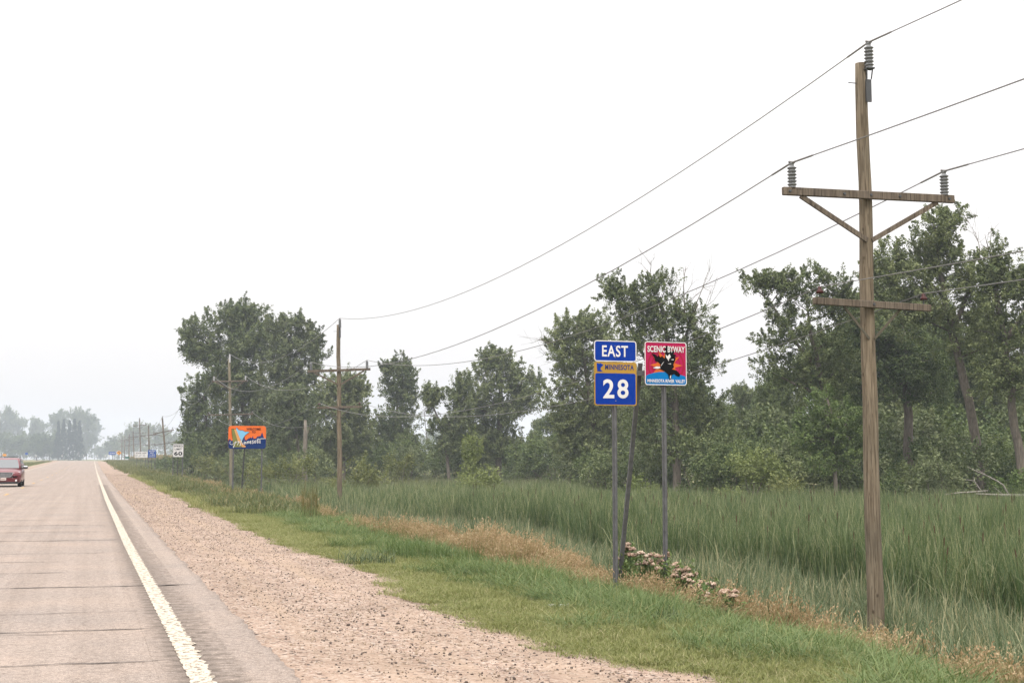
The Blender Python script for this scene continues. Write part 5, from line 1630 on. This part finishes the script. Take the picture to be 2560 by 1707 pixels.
roadside_sign('service_sign', 'wide faint blue sign left of the curve warning sign', 280, 7.6, 1129, 1136.5, 16, 'rest_blue', (-.35, .35), .04, b_blue, brace=False)
roadside_sign('mile_marker_sign', 'small green sign low in the far grass', 318, 9.5, 1141, 1145.5, 10, 'sign_green', (0,), .03, None, brace=False)
# markers and signs round the bend
def far_marker(px, d, row_t, row_b, wpx, mat, label, cat, name, grp=None):
    p_ = at(px, 1146, d); g = zgf(p_[0], p_[1])
    R = thing(name, label, cat, (p_[0], p_[1], g), 0, grp)
    k_ = F_PX / d
    zt, zb = EYE + (1146 - row_t) / k_ - g, EYE + (1146 - row_b) / k_ - g
    w = wpx / k_
    MB().box(-.05, .05, -.02, .02, -.3, zt - .1).build('post', 'post_steel', R)
    MB().prism(rrect(w, zt - zb, min(w, zt - zb) * .15, 3, 0, (zt + zb) / 2), -.045, -.03).build('panel', mat, R)
for px, d, k_, lab in ((90, 560, 0, 'first white delineator from the van on the road bend'), (155, 560, 1, 'white delineator below the distant spruces'), (209, 540, 2, 'white delineator right of the distant spruces'), (243, 520, 3, 'white delineator at the road vanishing point'), (263, 470, 4, 'white delineator left of the blue service sign'), (272, 450, 5, 'white delineator just below the blue service sign')):
    far_marker(px, d, 1137, 1141.5, 2.2, 'sign_white', lab, 'delineator', 'delineator', 'delineators around the road bend')
far_marker(11, 470, 1134, 1140, 8.5, 'sign_yellow', 'orange-yellow sign on the far verge just above the van', 'road sign', 'warning_sign')
far_marker(66, 520, 1131, 1136.5, 6, 'rest_blue', 'tiny blue sign on the far verge right of the van', 'road sign', 'guide_sign')
far_marker(59, 520, 1136, 1142, 4, 'sign_back', 'tiny grey sign on the far verge right of the van', 'road sign', 'guide_sign')

# ================================================================ the van
paint('van_red', (.115, .007, .013), .32, .45, wear=.05, coat=.35)
paint('chrome', (.62, .62, .64), .18, .5, metal=.9, wear=.05)
paint('grille_dark', (.04, .042, .046), .4, .5)
paint('rubber', (.018, .018, .019), .85, .2)
paint('plastic_dark', (.025, .025, .027), .6, .3)
paint('lamp_glass', (.62, .60, .60), .12, .6)
paint('plate_white', (.55, .50, .46), .5, .3)
paint('plate_print', (.28, .10, .09), .5, .3)
m, nt, o = new_mat('window_glass')
b = N(nt, "BsdfPrincipled"); b.inputs['Base Color'].default_value = (.09, .10, .105, 1); b.inputs['Roughness'].default_value = .06; b.inputs['Specular IOR Level'].default_value = .55
nt.links.new(b.outputs[0], o.inputs['Surface'])
vy = 86.0
vx = float(at(10, 1146, 1)[0] / at(10, 1146, 1)[1] * vy)
VAN = thing('van', 'dark red minivan coming toward the camera in the far lane', 'van', (vx, vy, float(road_z(vy)) - .018))
def ring_at(y, hw, z0, z1, crown=.04, tuck=.10):
    pts = [(-hw * .82, z0), (-hw * .97, z0 + .10), (-hw, z0 + .30), (-hw, z1 - .22), (-hw * .95, z1 - .05), (-hw * .80, z1), (-hw * .4, z1 + crown * .8), (0, z1 + crown)]
    pts = pts + [(-x_, z_) for x_, z_ in reversed(pts[:-1])]
    return [(x_, y, z_) for x_, z_ in pts]
body = MB().loft([ring_at(.0, .70, .36, .78), ring_at(.05, .84, .27, .86), ring_at(.18, .93, .24, .92), ring_at(.45, .975, .23, .96), ring_at(.85, .985, .23, 1.01), ring_at(1.2, .985, .23, 1.06), ring_at(2.2, .985, .22, 1.08, .0), ring_at(4.2, .98, .22, 1.10, .0), ring_at(4.9, .95, .26, 1.10, .0), ring_at(5.1, .88, .34, 1.06, .0)])
body.build('body', 'van_red', VAN, smooth=True)
def oct_ring(z, x_, y0, y1, c=.14):
    return [(-x_ + c, y0, z), (x_ - c, y0, z), (x_, y0 + c * 1.8, z), (x_, y1 - c, z), (x_ - c, y1, z), (-x_ + c, y1, z), (-x_, y1 - c, z), (-x_, y0 + c * 1.8, z)]
gh = MB().loft([oct_ring(1.04, .955, 1.10, 5.06), oct_ring(1.30, .90, 1.58, 5.02), oct_ring(1.55, .82, 2.02, 4.96), oct_ring(1.65, .775, 2.22, 4.90, .12), oct_ring(1.695, .70, 2.45, 4.75, .12), oct_ring(1.715, .5, 2.9, 4.4, .12)])
gh.build('cabin', 'van_red', VAN, smooth=True)
def sl(z):
    return float(np.interp(z, [1.04, 1.30, 1.55, 1.65], [1.10, 1.58, 2.02, 2.22]))
def hx(z):
    return float(np.interp(z, [1.04, 1.30, 1.55, 1.65], [.955, .90, .82, .775]))
ws = MB()
vz = [1.10, 1.30, 1.45, 1.60]
ws.add([(s * (hx(z) - .155), sl(z) - .012, z + .012) for z in vz for s in (-1, 0, 1)], [(i * 3 + j, i * 3 + j + 1, i * 3 + j + 4, i * 3 + j + 3) for i in range(3) for j in range(2)])
ws.build('windscreen', 'window_glass', VAN, smooth=True)
for s in (-1, 1):
    for y0, y1 in ((1.75, 2.75), (2.82, 3.75), (3.82, 4.75)):
        MB().add([(s * (hx(1.14) + .008), y0, 1.14), (s * (hx(1.14) + .008), y1, 1.14), (s * (hx(1.56) + .008), y1 - .05, 1.56), (s * (hx(1.56) + .008), max(y0, 2.25) if y0 < 2 else y0 + .03, 1.56)], [(0, 1, 2, 3)]).build('side_window', 'window_glass', VAN)
    MB().bar((s * .93, 1.20, 1.10), (s * .79, 2.20, 1.64), .035, .05, (0, 0, 1)).build('windscreen_pillar', 'plastic_dark', VAN)
    # mirrors
    mm = MB().box(-.13, .13, -.06, .10, -.08, .09, .035).build('mirror', 'plastic_dark', VAN, (s * 1.13, 1.62, 1.14))
    MB().box(-.125, .125, -.068, .06, .0, .096, .03).build('mirror_cap', 'chrome', mm)
    MB().bar((s * .93, 1.62, 1.08), (s * 1.03, 1.60, 1.10), .05, .05).build('mirror_stem', 'plastic_dark', VAN)
    # lamps
    MB().loft([[(s * x_, y_ - .012, z_) for x_, y_, z_ in q] for q in (((.50, .06, .66), (.86, .12, .68), (.90, .22, .90), (.54, .06, .86)), ((.52, .03, .67), (.84, .09, .69), (.88, .20, .88), (.56, .03, .85)))]).build('headlight', 'lamp_glass', VAN)
    MB().lathe([(.001, 0), (.055, 0), (.06, .03), (.001, .035)], 10).build('fog_light', 'lamp_glass', VAN, (s * .70, .02, .40)).rotation_euler = (math.pi / 2, 0, 0)
    MB().bar((s * .46, .005, .56), (s * .86, .10, .57), .03, .035).build('bumper_trim', 'chrome', VAN)
    MB().bar((s * .72, 2.5, 1.74), (s * .72, 4.6, 1.76), .04, .03).build('roof_rail', 'plastic_dark', VAN)
    for y_ in (1.0, 4.05):
        wh_ = thing('wheel', '', '', (0, 0, 0)); del wh_['label']; del wh_['category']
        wh_.parent = VAN; wh_.location = (s * .86, y_, .33); wh_.rotation_euler = (0, math.pi / 2, 0)
        MB().lathe([(.20, -.11), (.30, -.11), (.33, -.08), (.335, 0), (.33, .08), (.30, .11), (.20, .11)], 24).build('tyre', 'rubber', wh_)
        MB().lathe([(.001, -.06), (.20, -.07), (.20, .09), (.17, .10), (.05, .085), (.001, .09)], 16).build('rim', 'chrome', wh_)
MB().bar((-.70, 2.9, 1.78), (.70, 2.9, 1.78), .05, .03).build('roof_rail', 'plastic_dark', VAN)
gr = [(-.50, .86), (.50, .86), (.46, .72), (.34, .60), (-.34, .60), (-.46, .72)]
MB().prism(gr, -.035, .06).build('grille', 'grille_dark', VAN)
gm = MB(); ring(gm, [(a * 1.08, .73 + (z_ - .73) * 1.18) for a, z_ in gr], gr, -.045)
gm.build('grille_frame', 'chrome', VAN)
for z_ in (.65, .70, .75, .80):
    MB().box(-.44 + abs(.8 - z_) * .4, .44 - abs(.8 - z_) * .4, -.05, -.04, z_ - .008, z_ + .008).build('grille_bar', 'chrome', VAN)
MB().box(-.80, .80, .02, .3, .20, .34, .03).build('lower_bumper', 'plastic_dark', VAN)
npl = MB().box(-.155, .155, -.05, -.03, .40, .55, .004).build('number_plate', 'plate_white', VAN)
mpl = MB()
for q in range(5):
    mpl.poly([(-.10 + q * .048 + a * .015, .475 + b_ * .032) for a, b_ in ((-1, -1), (1, -1), (1, 1), (-1, 1))], -.054)
mpl.build('plate_print', 'plate_print', npl)

# ================================================================ roadside plants one can pick out
foliage('floret', (.26, .165, .12), (.50, .39, .30), .15, (.56, .48, .39), .1)
foliage('weed_leaf', (.075, .125, .038), (.16, .21, .075), .28, None, .25)
tetra = np.array([(1, 0, 0), (-1, 0, 0), (0, 1, 0), (0, -1, 0), (0, 0, 1), (0, 0, -1)], float)
tf = np.array([(0, 2, 4), (2, 1, 4), (1, 3, 4), (3, 0, 4), (2, 0, 5), (1, 2, 5), (3, 1, 5), (0, 3, 5)])
def flower_plant(px, x, row, wpx, seed, label):
    r = np.random.RandomState(seed)
    y = y_on(px, x); d = depth_of(x, y); g = zgf(x, y)
    h = zrow(row, d) - g; w = wpx * d / F_PX
    R = thing('flowering_plant', label, 'wildflower', (x, y, g), 0, 'pink wildflowers round the route sign posts')
    sm = MB(); heads = []
    for k in range(9):
        tp = np.array([r.normal(0, w * .34), r.normal(0, w * .34), h * r.uniform(.74, .98)])
        limb(sm, (r.normal(0, .04), r.normal(0, .04), -.05), tp, .009, .006, r, .05, 4, 4); heads.append(tp)
    sm.build('stem', 'weed_leaf', R)
    c = []
    for tp in heads:
        for k in range(48):
            v = r.normal(0, 1, 3); v /= np.linalg.norm(v); v[2] = abs(v[2]) * .7
            c.append(tp + v * w * .24 * r.uniform(.6, 1))
    c = np.array(c); n = len(c)
    s = r.uniform(.011, .021, (n, 1, 1))
    V = (c[:, None, :] + tetra[None] * s * r.uniform(.7, 1.3, (n, 6, 1))).reshape(-1, 3)
    Fc = (tf[None] + np.arange(n)[:, None, None] * 6).reshape(-1, 3)
    link('flower_head', mesh_np('flower_head', V, Fc, np.repeat(r.rand(n), 6)), 'floret', R)
    lc = np.stack([r.normal(0, w * .32, 26), r.normal(0, w * .32, 26), r.uniform(.2, .88, 26) * h], 1)
    V, Fc, T = leaf_arrays(lc, np.full(26, .13), 12, .085, r, .4, .35)
    link('foliage', mesh_np('foliage', V, Fc, T), 'weed_leaf', R)
for i, (px, x, row, w, lab) in enumerate(((1562, 7.7, 1358, 36, 'pink-topped wildflower right against the route 28 post'), (1602, 7.75, 1376, 42, 'rounded pink wildflower between the two route sign posts'), (1648, 7.9, 1379, 42, 'cream-pink wildflower just left of the byway sign post'),
                                          (1700, 8.0, 1404, 44, 'large pink wildflower just right of the byway sign post'), (1716, 8.05, 1432, 38, 'lower pink wildflower right of the byway sign post'), (1738, 8.1, 1446, 26, 'small pale wildflower, third right of the byway sign post'),
                                          (1768, 8.2, 1453, 26, 'small pale wildflower, fourth right of the byway sign post'), (1758, 7.9, 1482, 26, 'lowest faded wildflower in the tan grass'), (1814, 8.4, 1470, 38, 'pale pink wildflower farthest right of the byway sign'))):
    flower_plant(px, x, row, w, 600 + i, lab)

foliage('rush', (.105, .092, .034), (.24, .18, .075), .25, None, .1)
def tuft(px, x, hgt, w, n, mat, seed, label, bw_=.014, lean=.18, curl=.3, straw=.05):
    y = y_on(px, x); g = zgf(x, y)
    o = blades('grass_tuft', mat, n, w, hgt * .6, hgt, bw_, lean, curl, seed, straw=straw)
    C.objects.link(o); o.location = (x, y, g - .02)
    return tag(o, label, 'grass tuft')
tuft(776, 6.3, 1.5, .5, 110, 'rush', 711, 'tall reddish-brown rush tuft on the verge left of the second pole', .013, .06, .05, 0)
tuft(776, 6.25, .75, .6, 120, 'lush', 702, 'green grass tuft at the foot of the tall brown rushes', .014, .12, .2)
tuft(1060, 5.9, .62, .9, 200, 'lush', 703, 'dark broad-bladed grass tuft on the verge left of the tan grass', .016, .22, .3, 0)
tuft(1010, 5.7, .58, .9, 220, 'lush', 704, 'broad-bladed grass tuft at the edge of the turf tongue', .016, .3, .4, 0)
tuft(920, 4.6, .36, .9, 200, 'reed', 705, 'grey-green spreading tuft overhanging the gravel edge', .013, .6, .6, .05)
tuft(1180, 6.4, .55, .5, 90, 'lush', 706, 'slim upright tuft in front of the tan grass', .014, .12, .2, 0)
tuft(2250, 7.3, .42, 1.0, 200, 'lush', 707, 'bright grass tuft on the slope below the nearest pole', .016, .45, .6, 0)
tuft(1660, 6.35, .36, .30, 70, 'reed', 708, 'small dark weed tuft on the green slope below the byway sign', .016, .15, .2, 0)

# scrap of litter in the turf
y = y_on(1400, 5.55)
lt = MB()
r = np.random.RandomState(4)
gx, gy_ = np.meshgrid(np.linspace(-.16, .16, 9), np.linspace(-.06, .06, 5))
zz = .035 + .025 * np.sin(gx * 30 + 1) * np.cos(gy_ * 40) + r.normal(0, .006, gx.shape)
lt.add(np.stack([gx.ravel(), gy_.ravel(), zz.ravel()], 1), [(a * 9 + b_, a * 9 + b_ + 1, a * 9 + b_ + 10, a * 9 + b_ + 9) for a in range(4) for b_ in range(8)])
paint('litter_paper', (.42, .43, .40), .8, .2)
tag(lt.build('paper_scrap', 'litter_paper', None, (5.55, y, zgf(5.55, y) + .05)), 'crumpled pale paper scrap lying in the green turf', 'litter')

# fallen dead wood at the edge of the marsh
d_ = 68
def dead_piece(name, label, path, radii, twigs=(), seed=1):
    r = np.random.RandomState(seed)
    pts = [at(px, py, d_ + dz) for px, py, dz in path]
    o = pts[0].copy()
    R = thing(name, label, 'dead branch', o)
    MB().tube([p_ - o for p_ in pts], [q_ * .62 for q_ in radii], 7).build('stem', 'dead_wood', R, smooth=True)
    for tw in twigs:
        q = [at(px, py, d_ + dz) - o for px, py, dz in tw]
        MB().tube(q, np.linspace(.022, .008, len(q)), 5).build('twig', 'dead_wood', R)
dead_piece('dead_branch', 'pale dead branch arching up out of the marsh edge at the picture side', [(2530, 1245, 0), (2518, 1230, 0), (2508, 1212, 0), (2495, 1203, 0), (2470, 1190, .3), (2440, 1177, .6), (2418, 1166, .9)], [.07, .065, .06, .05, .04, .03, .012], [[(2470, 1190, .3), (2455, 1180, .3), (2440, 1172, .5)]], 1)
dead_piece('dead_branch', 'short pale stick poking up beside the arching dead branch', [(2515, 1240, 0), (2500, 1230, 0), (2484, 1216, .2)], [.04, .03, .012], (), 2)
dead_piece('dead_branch', 'thin grey forked stick left of the arching dead branch', [(2462, 1240, .3), (2450, 1222, .3), (2438, 1205, .5), (2434, 1190, .6)], [.04, .035, .03, .01], [[(2438, 1202, .5), (2425, 1200, .5), (2412, 1198, .6)]], 3)
dead_piece('fallen_log', 'long grey fallen log lying along the far marsh edge', [(2360, 1236, .0), (2400, 1231, 0), (2440, 1229, .2), (2470, 1226, .3)], [.04, .06, .07, .05], (), 4)
dead_piece('fallen_log', 'dark fallen trunk lying at the picture edge below the arching branch', [(2440, 1234, -.5), (2500, 1237, -.4), (2560, 1239, -.3), (2640, 1242, .0)], [.05, .10, .13, .16], (), 5)

# ================================================================ smoky air
m, nt, o = new_mat('haze_air')
vol = N(nt, "VolumePrincipled")
vol.inputs['Color'].default_value = (.83, .915, 1.0, 1)
vol.inputs['Density'].default_value = HAZE
vol.inputs['Anisotropy'].default_value = .25
nt.links.new(vol.outputs[0], o.inputs['Volume'])
try:
    m.cycles.homogeneous_volume = True
except Exception:
    pass
hz = MB().box(-3000, 1550, -220, 2480, -3.6, 66).build('haze', 'haze_air')
tag(hz, 'thin smoky haze hanging over the whole landscape', 'haze', kind='stuff')
